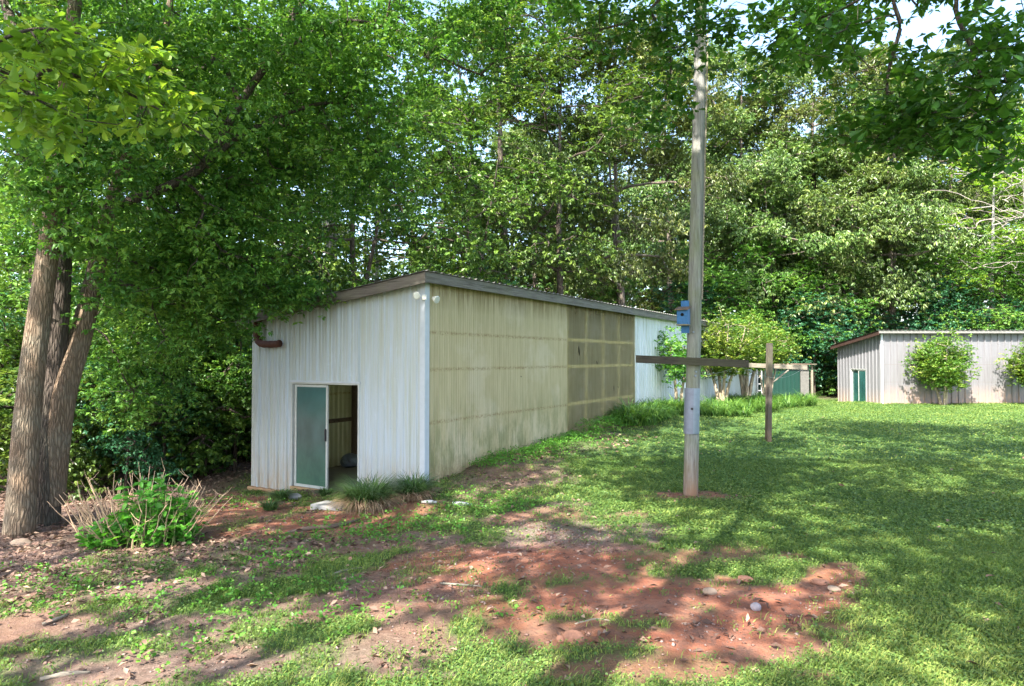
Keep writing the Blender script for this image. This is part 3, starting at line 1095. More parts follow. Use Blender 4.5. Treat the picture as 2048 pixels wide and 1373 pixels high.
MB().box(FX.p(-0.27, -0.238, FZ(-0.27) - 0.125), Vector((FLN + 0.5, 0, 0)), Vector((0, 0.03, 0)), Vector((0, 0, 0.115))).build("fascia_board", M['roof'], far)
MB().box(FX.p(-0.04, -0.04, -0.3), Vector((0.10, 0, 0)), Vector((0, 0.006, 0)), Vector((0, 0, 3.4))).build("corner_trim", M['trim_white'], far)

# ---- small green lean-to at the end of the lawn
gx0, gx1, gy = at(1524, 770, 33.6).x, at(1600, 770, 33.6).x, 33.6
gb = h1((gx0 + gx1) / 2, gy)
gs = empty("green_shed", ((gx0 + gx1) / 2, gy, gb), "low dark green ribbed metal shed with stone pier behind the lawn", "shed")
FG = Frame((gx0, gy, gb), (1, 0, 0), (0, 1, 0))
gw = gx1 - gx0
mb = MB()
sheet(mb, FG, 'u', rib_profile(0, gw, 0.2, 0.05, 0.02, False, 0.05), 0, -1, lambda a: -0.1, lambda a: 1.72)
sheet(mb, FG, 'v', rib_profile(0, 2.2, 0.2, 0.05, 0.02, False, 0.05), 0, -1, lambda a: -0.2, lambda a: 1.72)
sheet(mb, FG, 'v', rib_profile(0, 2.2, 0.2, 0.05, 0.02, False, 0.05), gw, 1, lambda a: -0.2, lambda a: 1.72)
mb.build("metal_wall", M['steel_green'], gs)
roof_sheet(FG, lambda u: 1.80, -0.2, gw + 0.75, -0.25, 2.4).build("roof", M['brown_board'], gs)
MB().box(FG.p(gw + 0.04, 0.0, -0.2), Vector((0.42, 0, 0)), Vector((0, 0.42, 0)), Vector((0, 0, 1.97))).build("stone_pier", M['stacked'], gs, 0.02)
MB().box(FG.p(gw + 0.55, -0.05, -0.2), Vector((0.09, 0, 0)), Vector((0, 0.09, 0)), Vector((0, 0, 1.97))).build("post", M['bar_pale'], gs)
mb = MB()
lx = -0.28
for x in (lx, lx + 0.2):
    mb.box(FG.p(x, -0.12, -0.1), Vector((0.045, 0, 0)), Vector((0, 0.045, 0)), Vector((0, 0, 1.7)))
for k in range(5):
    mb.box(FG.p(lx + 0.046, -0.118, 0.15 + k * 0.33), Vector((0.153, 0, 0)), Vector((0, 0.04, 0)), Vector((0, 0, 0.035)))
tag(mb.build("trellis", M['white_pipe']), "narrow white trellis leaning by the green metal shed", "trellis")

# ================================================================== POLES
pb = ground(1380, 990)
pole = empty("utility_pole", pb, "tall grey weathered wooden pole standing on the lawn with galvanised sleeve", "pole")
PY = pb.y
ptop = at(1407, -260, PY + 0.15)
seg = 30
pts = [pb + Vector((0, 0, -0.3)) + (ptop - pb) * (k / seg) for k in range(seg + 1)]
rad = [0.106 - 0.026 * k / seg for k in range(seg + 1)]
mb = MB()
v, f = tube_np(np.array([tuple(p) for p in pts]), np.array(rad), 28)
rs0 = np.random.RandomState(5)
dent = 1 + 0.025 * np.sin(np.arange(28) * 2.7) + rs0.normal(0, 0.008, 28)
cc = np.repeat(np.array([tuple(p) for p in pts]), 28, axis=0)
v = cc + (v - cc) * np.tile(dent, seg + 1)[:, None]
me = np_mesh("shaft", v, f, None, True)
link_mesh("shaft", me, M['pole'], pole)
axis_ = (ptop - pb).normalized()


def on_pole(py):
    z = at(1385, py, PY).z
    return pb + axis_ * ((z - pb.z) / axis_.z)


s0, s1 = on_pole(868), on_pole(777)
sl_ = MB().tube([s0, s0 + (s1 - s0) * 0.02, s0 + (s1 - s0) * 0.98, s1], [0.111, 0.1125, 0.1125, 0.111], 28)
slo = sl_.build("metal_sleeve", M['galv'], pole, 0, True)
# overlapping darker lap of the sleeve
lv, lf = [], []
for i in range(8):
    a = R_(196 + i * 10)
    for p in (s0 + axis_ * 0.003, s1 - axis_ * 0.003):
        lv.append(p + Vector((math.cos(a), math.sin(a), 0)) * 0.1155)
lf = [(2 * i, 2 * i + 2, 2 * i + 3, 2 * i + 1) for i in range(7)]
lap = MB().add(lv, lf)
lap.build("sleeve_lap", M['galv_dark'], slo)
MB().tube([on_pole(817) + Vector((-0.03, -0.10, 0)), on_pole(817) + Vector((-0.03, -0.135, 0))], [0.018, 0.016], 10).build("bolt", M['handle'], pole)
for py, dx in ((752, 0.01), (744, 0.02), (665, -0.03)):
    q = on_pole(py)
    MB().tube([q + Vector((dx, -0.09, 0)), q + Vector((dx, -0.128, 0))], [0.014, 0.012], 8).build("bolt", M['galv'], pole)
# split long the right flank
MB().box(on_pole(600) + Vector((0.085, -0.075, 0)), Vector((0.02, -0.008, 0)), Vector((0.006, 0.02, 0)), (on_pole(20) - on_pole(600))).build("strip", M['bar_pale'], pole)

# crossbar of the near pole
bl, br = at(1272, 719, PY - 0.10), at(1497, 729, PY - 0.16)
d = (br - bl)
dn = d.normalized()
side = dn.cross(Vector((0, 0, 1))).normalized()
MB().box(bl - Vector((0, 0, 0.05)) + side * 0.02, d, -side * 0.045, Vector((0, 0, 0.11))).build("crossbar", M['bar_dark'], pole, 0.004)

# second T post
qb = ground(1536, 883)
tp = empty("clothesline_post", qb, "short dark wooden T shaped clothesline post farther back on the lawn", "post")
QY = qb.y
qt = at(1539, 687, QY)
rot = Euler((0, 0, R_(12)))
ax = rot.to_matrix() @ Vector((0.115, 0, 0))
ay = rot.to_matrix() @ Vector((0, 0.115, 0))
MB().box(qb - (ax + ay) / 2 - Vector((0, 0, 0.3)), ax, ay, qt - qb + Vector((0, 0, 0.3))).build("post_shaft", M['post'], tp, 0.008)
bl2, br2 = at(1462, 729.5, QY + 0.09), at(1615, 736, QY + 0.14)
MB().box(bl2 - Vector((0, 0, 0.05)), br2 - bl2, Vector((0, 0.045, 0)), Vector((0, 0, 0.105))).build("crossbar", M['bar_pale'], tp, 0.004)
b0, b1 = at(1546, 765, QY + 0.03), at(1577, 741, QY + 0.06)
MB().tube([b0, b1], [0.02, 0.02], 6).build("brace", M['bar_pale'], tp)
for t0, lab in ((0.08, "thin clothesline wire strung at the left ends of the crossbars"), (0.93, "thin clothesline wire strung at the right ends of the crossbars")):
    a, b = bl + d * t0 + Vector((0, 0, -0.048)), bl2 + (br2 - bl2) * t0 + Vector((0, 0.02, -0.048))
    pts = [a + (b - a) * t - Vector((0, 0, 0.18 * math.sin(t * math.pi))) for t in np.linspace(0, 1, 14)]
    tag(MB().tube(pts, [0.0025] * 14, 5).build("clothesline_wire", M['wire']), lab, "wire")

# bird house
hc = at(1367, 633, PY - 0.175)
bh = empty("birdhouse", hc, "small blue wooden birdhouse fixed to the tall pole", "birdhouse")
hr = Euler((0, 0, R_(-28)))
hm = hr.to_matrix()


def hp(x, y, z):
    return hc + hm @ Vector((x, y, z))


w2, d2 = 0.078, 0.075
mb = MB()
vs = [hp(-w2, -d2, -0.115), hp(w2, -d2, -0.115), hp(w2, d2, -0.115), hp(-w2, d2, -0.115), hp(-w2, -d2, 0.085), hp(w2, -d2, 0.085), hp(w2, d2, 0.12), hp(-w2, d2, 0.12)]
mb.add(vs, [(3, 2, 1, 0), (4, 5, 6, 7), (0, 1, 5, 4), (1, 2, 6, 5), (2, 3, 7, 6), (3, 0, 4, 7)])
mb.build("box", M['blue'], bh, 0.003)
mb = MB()
vs = [hp(-w2 - .02, -d2 - .05, 0.082), hp(w2 + .02, -d2 - .05, 0.082), hp(w2 + .02, d2 + 0.005, 0.128), hp(-w2 - .02, d2 + 0.005, 0.128)]
vs += [p + Vector((0, 0, 0.018)) for p in vs]
mb.add(vs, [(3, 2, 1, 0), (4, 5, 6, 7), (0, 1, 5, 4), (1, 2, 6, 5), (2, 3, 7, 6), (3, 0, 4, 7)])
mb.build("roof", M['brown_board'], bh, 0.003)
MB().box(hp(-w2 - .012, -d2 - .012, -0.135), hm @ Vector((2 * w2 + .024, 0, 0)), hm @ Vector((0, 2 * d2 + .02, 0)), Vector((0, 0, 0.018))).build("base_board", M['bar_pale'], bh, 0.003)
MB().box(hp(-0.055, d2 + 0.002, -0.24), hm @ Vector((0.115, 0, 0)), hm @ Vector((0, 0.022, 0)), Vector((0, 0, 0.47))).build("back_board", M['blue'], bh, 0.003)
MB().tube([hp(0, -d2 + 0.004, 0.02), hp(0, -d2 - 0.003, 0.02)], [0.024, 0.024], 18).build("entrance_hole", M['black'], bh)

# ================================================================== STONES AND SMALL THINGS


def rock(name, px, py, sx, sy, sz, mat, label, cat="rock", seed=0, rz=0.0, sink=0.3):
    rs = np.random.RandomState(seed)
    c = ground(px, py)
    bm = bmesh.new()
    bmesh.ops.create_icosphere(bm, subdivisions=3, radius=1.0)
    off = rs.uniform(-9, 9, 3)
    for v in bm.verts:
        n = v.co.normalized()
        k = 0.78 + 0.45 * float(fbm(np.array([n.x * 1.3 + off[0] + n.z]), np.array([n.y * 1.3 + off[1] - n.z * 0.7]), seed)[0])
        v.co = Vector((n.x * sx * k, n.y * sy * k, n.z * sz * k))
    me = bpy.data.meshes.new(name)
    bm.to_mesh(me)
    bm.free()
    o = bpy.data.objects.new(name, me)
    me.materials.append(mat)
    COL.objects.link(o)
    o.location = (c.x, c.y, c.z + sz * (1 - sink) * 0.6)
    o.rotation_euler = (0.1, 0.15, rz)
    return tag(o, label, cat)


rock("clay_clod", 1148, 1283, 0.075, 0.06, 0.055, M['clod'], "jagged reddish brown clod on the sunlit bare clay", seed=3)
rock("clay_clod", 1122, 1284, 0.035, 0.03, 0.03, M['clod'], "smaller dark clod just left of the jagged reddish clod", seed=4)
rock("quartz_stone", 1512, 1218, 0.042, 0.035, 0.035, M['quartz'], "pale whitish lilac stone on the red clay", seed=6)
rock("stone", 1492, 1161, 0.075, 0.045, 0.03, M['clod'], "flat pinkish stone at the back edge of the red clay", seed=8)
rock("stone", 1640, 1168, 0.08, 0.05, 0.03, M['clod'], "largest reddish stone on the right end of the red clay", seed=9)
rock("stone", 1668, 1180, 0.055, 0.04, 0.022, M['brownrock'], "brownish stone at the right rim of the red clay beside the grass", seed=10)
rock("stone", 1420, 1187, 0.06, 0.035, 0.035, M['brownrock'], "small grey brown stone in the middle of the red clay", seed=12)
rock("stone", 42, 1090, 0.12, 0.08, 0.05, M['brownrock'], "flat tan stone on the soil in front of the big left trunk", seed=14)
rock("stone", 618, 1113, 0.045, 0.035, 0.03, M['brownrock'], "small tan stone on the bare ground left of centre", seed=15)
rock("stone", 590, 998, 0.12, 0.09, 0.07, M['stone'], "grey stone beside the small grass clump under the glass door", seed=16)
st_c = ground(655, 1018)
bag = FR.p(3.95, 2.35, FLOOR)
bm = bmesh.new()
bmesh.ops.create_icosphere(bm, subdivisions=3, radius=0.2)
for v in bm.verts:
    k = 0.75 + 0.5 * float(fbm(np.array([v.co.x * 9 + v.co.z * 5]), np.array([v.co.y * 9 - v.co.z * 4]), 4)[0])
    v.co = Vector((v.co.x * k, v.co.y * k, max(-0.13, v.co.z * k * 0.8)))
me = bpy.data.meshes.new("bundle")
bm.to_mesh(me)
bm.free()
bo = bpy.data.objects.new("bundle", me)
me.materials.append(M['galv'])
COL.objects.link(bo)
bo.location = bag + Vector((0, 0, 0.13))
tag(bo, "grey crumpled bundle on the floor inside the open door", "bundle")
sd = (SU * -1).normalized()
tag(MB().box(st_c + Vector((-0.27, 0.05, -0.06)), sd * 0.62, SV * 0.32, Vector((0, 0, 0.12))).build("step_slab", M['stone'], None, 0.02), "grey concrete step slab on the clay before the open door", "step")
c0 = ground(925, 1012)
tag(MB().tube([c0 + Vector((-0.14, 0.0, 0.03)), c0 + Vector((-0.03, -0.02, 0.035)), c0 + Vector((0.13, -0.06, 0.025))], [0.026, 0.03, 0.02], 8).build("white_stone", M['white_pipe'], None, 0, True), "white stone lying in the grass right of the shed corner", "stone")
c0 = ground(860, 1008)
tag(MB().tube([c0 + Vector((-0.12, 0.02, 0.02)), c0 + Vector((0.0, 0.0, 0.03)), c0 + Vector((0.10, 0.0, 0.02))], [0.018, 0.026, 0.016], 8).build("white_stone", M['white_pipe'], None, 0, True), "white flat stone in the grass below the shed corner", "stone")


def stick(pxs, rads, label, name="stick", mat='bar_pale'):
    pts = [ground(px, py) + Vector((0, 0, r * 0.6)) for (px, py), r in zip(pxs, rads)]
    p, r = smooth_poly(pts, rads, 5)
    r = r * (1 + 0.12 * np.sin(np.arange(len(r)) * 1.9))
    return tag(MB().tube(p, r, 7).build(name, M[mat], None, 0, True), label, name.replace('_', ' '))


stick([(575, 1068), (620, 1060), (670, 1055), (720, 1040)], [0.02, 0.03, 0.028, 0.012], "gnarled surface root across the clay before the shed door", "root", 'brown_board')
stick([(80, 1362), (130, 1352), (180, 1346)], [0.014, 0.018, 0.008], "pale bent stick at the bottom left corner of the yard")
stick([(85, 1250), (115, 1240), (138, 1229)], [0.012, 0.014, 0.008], "grey stick lying on the grass below the dry shrub")
stick([(655, 1155), (690, 1143), (730, 1136)], [0.012, 0.014, 0.006], "sunlit pale stick on the bare ground left of centre")
stick([(880, 1168), (930, 1172), (965, 1174)], [0.009, 0.011, 0.005], "thin stick on the brown soil left of the red clay")
stick([(1150, 1250), (1190, 1240), (1225, 1243)], [0.007, 0.008, 0.004], "thin twig lying across the sunlit red clay")

# ================================================================== PLANTS


def blades(rs, n, base, spread, L, W, lean, curl, seg=4):
    """arching strap leaves; returns verts, faces, rnd"""
    az = rs.uniform(0, 2 * math.pi, n)
    r0 = np.sqrt(rs.uniform(0, 1, n)) * spread
    a0 = az + rs.normal(0, 0.5, n)
    bx = base[0] + r0 * np.cos(a0)
    by = base[1] + r0 * np.sin(a0)
    ll = L * rs.uniform(0.65, 1.15, n)
    ln = np.clip(rs.normal(lean, 0.25, n), 0.05, 1.4)
    V = np.zeros((n, seg + 1, 2, 3))
    x, z = np.zeros(n), np.zeros(n)
    ang = math.pi / 2 - ln * 0.4
    sx, sy = -np.sin(az), np.cos(az)
    for k in range(seg + 1):
        w = W * (1 - (k / seg) ** 2 * 0.92) * 0.5
        cx, cy = bx + x * np.cos(az), by + x * np.sin(az)
        for s, sg in ((0, -1), (1, 1)):
            V[:, k, s, 0] = cx + sg * w * sx
            V[:, k, s, 1] = cy + sg * w * sy
            V[:, k, s, 2] = base[2] + z
        x = x + np.cos(ang) * ll / seg
        z = z + np.sin(ang) * ll / seg
        ang = ang - (ln + curl) / seg
    m = (seg + 1) * 2
    f = np.array([(2 * k, 2 * k + 1, 2 * k + 3, 2 * k + 2) for k in range(seg)])
    F = (np.arange(n)[:, None, None] * m + f[None]).reshape(-1, 4)
    return V.reshape(-1, 3), F, np.repeat(rs.uniform(0, 1, n), m)


def liriope(px, py, size, label, seed, dry=True):
    rs = np.random.RandomState(seed)
    c = ground(px, py)
    o = empty("grass_clump", c, label, "grass clump", "clumps of dark strap leaved grass by the shed")
    v, f, r = blades(rs, int(650 * size), (c.x, c.y, c.z + 0.02), 0.20 * size, 0.46 * size, 0.011, 0.8, 1.0, 5)
    link_mesh("foliage", np_mesh("foliage", v, f, r), M['blade'], o)
    if dry:
        v, f, r = blades(rs, int(560 * size), (c.x, c.y - 0.10, c.z), 0.24 * size, 0.36 * size, 0.010, 1.2, 1.2, 5)
        link_mesh("dry_foliage", np_mesh("dry_foliage", v, f, r), M['blade_dry'], o)
    return o


liriope(738, 1012, 1.25, "largest strap leaved grass clump with dry brown skirt before the shed wall", 1)
liriope(826, 993, 0.95, "dark strap leaved grass clump at the foot of the shed corner", 2)
liriope(560, 1002, 0.55, "small dark grass clump left of the glass door sill", 3, False)
liriope(652, 995, 0.42, "small dark grass clump at the centre of the door sill", 4, False)
liriope(540, 1022, 0.45, "low dark grass tuft on the clay left of the shed door", 5, False)

# broadleaf dry-stemmed shrub on the left
rs = np.random.RandomState(17)
sc_ = ground(275, 1085)
sh = empty("shrub", sc_, "bright green leafy shrub with bare dry tan stems in front of the left trunks", "shrub")
mb = MB()
gm = MB()
lp, ld = [], []
for k in range(120):
    a = rs.uniform(0, 2 * math.pi)
    rr = math.sqrt(rs.uniform(0, 1))
    b = sc_ + Vector((rr * 0.62 * math.cos(a), rr * 0.30 * math.sin(a), 0))
    b.z = h1(b.x, b.y) - 0.02
    lean = Vector((math.cos(a) * rr * 0.75 + rs.normal(0, .2), math.sin(a) * rr * 0.5 + rs.normal(0, .2), 1.0)).normalized()
    Ls = rs.uniform(0.45, 1.02) * (1.05 - 0.25 * rr)
    p = [b + lean * Ls * t + Vector((rs.normal(0, .012), rs.normal(0, .012), -0.05 * t * t * rr)) for t in (0, .25, .5, .75, 1)]
    mb.tube(p, [0.008, 0.007, 0.006, 0.005, 0.003], 5)
    if rs.uniform() < 0.6:
        for q in range(rs.randint(1, 4)):
            i = rs.randint(2, 5)
            dv = Vector((rs.normal(0, 1), rs.normal(0, 1), 1.2)).normalized()
            mb.tube([p[i], p[i] + dv * 0.07, p[i] + dv * 0.13 + Vector((0, 0, 0.03))], [0.004, 0.003, 0.002], 4)
mb.build("dry_stems", M['stem_dry'], sh)
for k in range(150):
    a = rs.uniform(0, 2 * math.pi)
    rr = math.sqrt(rs.uniform(0, 1))
    b = Vector((sc_.x + 0.08 + rr * 0.66 * math.cos(a), sc_.y - 0.05 + rr * 0.36 * math.sin(a), 0))
    b.z = h1(b.x, b.y)
    hh = rs.uniform(0.18, 0.74) * (1.1 - 0.5 * rr) * (1.15 if b.x > sc_.x - 0.1 else 0.62)
    top = b + Vector((rs.normal(0, .06), rs.normal(0, .06), hh))
    gm.tube([b, (b + top) / 2 + Vector((rs.normal(0, .02), 0, 0)), top], [0.006, 0.005, 0.003], 4)
    for z in np.arange(0.25, 1.01, 0.22):
        az = rs.uniform(0, 6.28)
        for s in (0, math.pi, math.pi / 2, math.pi * 1.5)[:4 if z > 0.9 else 2]:
            q = b + (top - b) * z
            lp.append(tuple(q))
            el = rs.normal(0.15, 0.3)
            ld.append((math.cos(az + s) * math.cos(el), math.sin(az + s) * math.cos(el), math.sin(el)))
gm.build("green_stems", M['stem_green'], sh)
lp, ld = np.array(lp), np.array(ld)
n = len(lp)
link_mesh("foliage", leaf_mesh("foliage", lp, ld, unit(np.array([0, 0, 1.]) + rs.normal(0, .35, (n, 3))), rs.uniform(.07, .13, n), rs.uniform(.045, .075, n), rs.uniform(0, 1, n), T_OVATE), M['leaf_shrub'], sh)

# daylily bed along the white wall
rs = np.random.RandomState(23)
VV, FF, RR, b = [], [], [], 0
for k in range(230):
    v = rs.uniform(7.8, 25.5)
    wid = (0.9 + 1.5 * sstep(11, 14, v) + 0.5 * sstep(20, 24, v)) * (0.75 + 0.5 * float(vnoise(np.array([v * 0.8]), np.array([0.5]), 5)[0]))
    u = -rs.uniform(0.15, 1.0) * wid
    p = FR.p(u, v, 0)
    gz = h1(p.x, p.y)
    V, F, Rn = blades(rs, 75, (p.x, p.y, gz), 0.18, rs.uniform(0.55, 0.95), 0.026, 0.95, 1.1, 4)
    VV.append(V)
    FF.append(F + b)
    RR.append(Rn)
    b += len(V)
tag(link_mesh("daylily_foliage", np_mesh("daylily_foliage", np.concatenate(VV), np.concatenate(FF), np.concatenate(RR)), M['daylily']), "arching green strap leaves massed along the white shed wall", "ground cover", kind="stuff")

# weeds at the wall foot and in the yard
rs = np.random.RandomState(29)
P = []
for k in range(900):
    v = rs.uniform(1.2, 10.2)
    p = FR.p(-abs(rs.normal(0.1, 0.45)) - 0.08, v, 0)
    P.append((p.x, p.y, h1(p.x, p.y) + rs.uniform(0.03, 0.12 + 0.25 * (v > 5.5))))
for px, py, rx, ry, nn in ((780, 1060, 160, 30, 130), (360, 1190, 300, 55, 60), (980, 1010, 140, 25, 90), (640, 1230, 260, 70, 45), (300, 1300, 200, 40, 12), (560, 1120, 90, 30, 40), (480, 1010, 60, 14, 30), (110, 1160, 110, 40, 25)):
    for k in range(nn):
        g = ground(px + rs.normal(0, .5) * rx, min(1460, py + rs.normal(0, .5) * ry))
        P.append((g.x, g.y, g.z + rs.uniform(0.02, 0.05)))
P = np.array(P)
me = foliage("weeds", rs, P, 3, 5, (0.09, 0.09, 0.015), 0.030, 0.019, -0.25, T_OVATE)
tag(link_mesh("weeds", me, M['leaf_shrub']), "low broadleaf weeds on the yard and along the wall", "weeds", kind="stuff")

# dead leaves
rs = np.random.RandomState(31)
n = 60000
y = rs.uniform(4.0, 24, n)
x = rs.uniform(-0.95, 0.8, n) * y
g, c, gr, fo = masks(x, y)
u, v = shed_uv(x, y)
keepers = 0.10 * (1 - g) * (1 - c) + 0.9 * fo
keepers = np.maximum(keepers, 0.8 * (u > -1.8) * (u < 0) * (v > -0.3) * (v < 7) * sstep(0.4, 0.6, fbm(x * 2.2, y * 2.2, 77)))
bx = ground(380, 1110)
keepers = np.maximum(keepers, 0.9 * sstep(1.6, 0.5, np.hypot((x - bx.x) / 1.6, (y - bx.y) / 0.8)))
bx = ground(90, 1160)
keepers = np.maximum(keepers, 0.8 * sstep(1.6, 0.5, np.hypot((x - bx.x) / 1.5, (y - bx.y) / 0.9)))
keepers = np.maximum(keepers, 0.01 + 0.06 * (1 - g))
ins = (u > 0) & (u < SW) & (v > 0)
ok = (rs.uniform(0, 1, n) < keepers) & ~ins
x, y = x[ok], y[ok]
n = len(x)
z = hgt(x, y) + rs.uniform(0.01, 0.035, n)
az = rs.uniform(0, 6.28, n)
dd = np.stack([np.cos(az), np.sin(az), rs.normal(0, .25, n)], 1)
me = leaf_mesh("leaf_litter", np.stack([x, y, z], 1), dd, unit(np.array([0, 0, 1.]) + rs.normal(0, .4, (n, 3))), rs.uniform(.05, .10, n), rs.uniform(.025, .05, n), rs.uniform(0, 1, n), T_SIMPLE)
tag(link_mesh("leaf_litter", me, M['litter']), "dead brown leaves scattered on the bare ground", "leaf litter", kind="stuff")

rs = np.random.RandomState(33)
n = 130000
y = np.sqrt(rs.uniform(16, 169, n))
x = rs.uniform(-0.8, 0.8, n) * y
g, c, gr, fo = masks(x, y)
ok = rs.uniform(0, 1, n) < (1 - g) ** 1.5 * (0.22 + 0.78 * gr) * (0.3 + 1.4 * sstep(0.4, 0.65, fbm(x * 1.5, y * 1.5, 88))) * (1 - 0.8 * fo)
x, y = x[ok], y[ok]
n = len(x)
oc = np.array([(1, 0, 0), (0, 1, 0), (-1, 0, 0), (0, -1, 0), (0, 0, 1), (0, 0, -1)], float)
of = np.array([(0, 1, 4), (1, 2, 4), (2, 3, 4), (3, 0, 4), (1, 0, 5), (2, 1, 5), (3, 2, 5), (0, 3, 5)])
sz = np.exp(rs.normal(math.log(0.0075), 0.65, n)).clip(0.002, 0.02)
az = rs.uniform(0, 6.28, n)
jit = oc[None] * rs.uniform(0.6, 1.3, (n, 6, 1)) * np.array([1.2, 0.9, 0.6]) + rs.normal(0, 0.15, (n, 6, 3))
vx = jit[:, :, 0] * np.cos(az)[:, None] - jit[:, :, 1] * np.sin(az)[:, None]
vy = jit[:, :, 0] * np.sin(az)[:, None] + jit[:, :, 1] * np.cos(az)[:, None]
z = hgt(x, y) + (fbm(x * 1.7, y * 1.7, 51) - 0.5) * 0.06 + (fbm(x * 7, y * 7, 61) - 0.5) * 0.035 * (1 - masks(x, y)[0] * 0.7)
V = np.stack([vx * sz[:, None] + x[:, None], vy * sz[:, None] + y[:, None], jit[:, :, 2] * sz[:, None] + (z + sz * 0.3)[:, None]], 2).reshape(-1, 3)
F = (np.arange(n)[:, None, None] * 6 + of[None]).reshape(-1, 3)
M['pebble'] = leaf_mat("pebble", (0.10, 0.055, 0.042), (0.22, 0.125, 0.095), (0.31, 0.24, 0.21), 0.0, 0.9, 0.1, 0.0)
tag(link_mesh("pebbles", np_mesh("pebbles", V, F, np.repeat(rs.uniform(0, 1, n), 6)), M['pebble']), "small stones and crumbs of clay on the bare ground", "pebbles", kind="stuff")

# ------------------------------------------------------------------ grass
rs = np.random.RandomState(37)


def scatter(n, y0, y1):
    y = np.sqrt(rs.uniform(y0 * y0, y1 * y1, n))
    x = rs.uniform(-0.80, 0.80, n) * y
    g, c, gr, fo = masks(x, y)
    u, v = shed_uv(x, y)
    dens = np.where(g > 0.5, g, np.maximum(g * g * 0.9, 0.55 * sstep(0.60, 0.72, fbm(x * 3.3, y * 3.3, 93)) * (fo < 0.1) * (1 - 0.85 * c)))
    leftpatch = sstep(1.0, -2.0, x - 0.15 * y)
    dens = dens * (1 - 0.45 * leftpatch * sstep(0.6, 0.35, fbm(x * 2.7, y * 2.7, 91)))
    farok = ~((x > 16.4) & (y > 29.95) & (y < 34.2))
    ok = (rs.uniform(0, 1, n) < dens) & ~((u > -0.02) & (u < SW + 0.1) & (v > -0.03) & (v < SL)) & (fo < 0.5) & farok
    return x[ok], y[ok]


def grass_blades(n, y0, y1, L, W):
    x, y = scatter(n, y0, y1)
    n = len(x)
    z = hgt(x, y) + (fbm(x * 1.7, y * 1.7, 51) - 0.5) * 0.06 - 0.005
    az = rs.uniform(0, 6.28, n)
    lean = np.abs(rs.normal(0.35, 0.35, n))
    tall = L * rs.uniform(0.5, 1.25, n) * (0.6 + 0.8 * fbm(x * 1.1, y * 1.1, 5))
    d = np.stack([np.cos(az) * np.sin(lean), np.sin(az) * np.sin(lean), np.cos(lean)], 1)
    side = np.stack([-np.sin(az + 1), np.cos(az + 1), np.zeros(n)], 1) * (W * 0.5)
    p = np.stack([x, y, z], 1)
    mid = p + d * (tall * 0.55)[:, None]
    d2 = d + np.stack([np.cos(az) * .5, np.sin(az) * .5, -0.35 * np.ones(n)], 1)
    tip = mid + d2 * (tall * 0.5)[:, None]
    V = np.stack([p - side, p + side, mid + side * 0.7, mid - side * 0.7, tip], 1)
    F = (np.arange(n)[:, None, None] * 5 + np.array([(0, 1, 2), (0, 2, 3), (3, 2, 4)])[None]).reshape(-1, 3)
    tint = np.clip(0.15 + 0.8 * (fbm(x * 0.8, y * 0.8, 15) - 0.3) + 0.5 * (fbm(x * 0.3, y * 0.3, 19) - 0.4) + rs.uniform(-0.25, 0.45, n), 0, 1)
    return V.reshape(-1, 3), F, np.repeat(tint, 5)


parts = [grass_blades(130000, 3.6, 7.5, 0.07, 0.0065), grass_blades(140000, 7.5, 13, 0.055, 0.009), grass_blades(170000, 13, 40, 0.055, 0.02)]
V, F, b = [], [], 0
for v_, f_, r_ in parts:
    V.append(v_)
    F.append(f_ + b)
    b += len(v_)
me = np_mesh("grass", np.concatenate(V), np.concatenate(F), np.concatenate([p[2] for p in parts]))
tag(link_mesh("grass", me, M['grass']), "short green lawn grass", "grass", kind="stuff")


def clover(n, y0, y1, L):
    x, y = scatter(n, y0, y1)
    n = len(x)
    z = hgt(x, y) + (fbm(x * 1.7, y * 1.7, 51) - 0.5) * 0.06 + rs.uniform(0.012, 0.05, n)
    az = rs.uniform(0, 6.28, n)
    d = np.stack([np.cos(az), np.sin(az), rs.normal(0, .3, n)], 1)
    sc = rs.uniform(0.7, 1.3, n)
    tint = np.clip(0.2 + 0.6 * (fbm(x * 0.9, y * 0.9, 16) - 0.3) + rs.uniform(-0.2, 0.45, n), 0, 1)
    return np.stack([x, y, z], 1), d, unit(np.array([0, 0, 1.]) + rs.normal(0, .35, (n, 3))), L * sc, L * 0.85 * sc, tint


cl = [clover(110000, 3.6, 7.5, 0.02), clover(170000, 7.5, 13, 0.028), clover(170000, 13, 40, 0.05)]
me = leaf_mesh("clover", *[np.concatenate([c[i] for c in cl]) for i in range(6)])
tag(link_mesh("clover", me, M['clover']), "low clover growing through the lawn", "clover", kind="stuff")

# ================================================================== TREES


def crown_points(rs, H, base, rad, lobes, per, lobe_r=(1.3, 2.2), squash=0.75, shell=True):
    """bunch centres on the outside of several lobes arranged in a crown"""
    P = []
    for k in range(lobes):
        t = (k + 0.5) / lobes
        z = base + (H - base) * (0.06 + 0.9 * t)
        prof = math.sin(math.pi * (0.12 + 0.80 * t)) ** 0.7
        a = k * 2.399 + rs.uniform(-.5, .5)
        r = rad * prof * rs.uniform(0.35, 0.95)
        c = np.array([r * math.cos(a), r * math.sin(a), z])
        lr = rs.uniform(*lobe_r)
        m = int(per * (lr / lobe_r[1]) ** 2)
        d = unit(rs.normal(0, 1, (m, 3)))
        d[:, 2] = np.where(d[:, 2] < -0.35, -d[:, 2] * 0.6, d[:, 2])
        q = c + d * lr * rs.uniform(0.55, 1.05, (m, 1)) * np.array([1, 1, squash])
        P.append(q)
    P = np.concatenate(P)
    return P[P[:, 2] > base * 0.6]


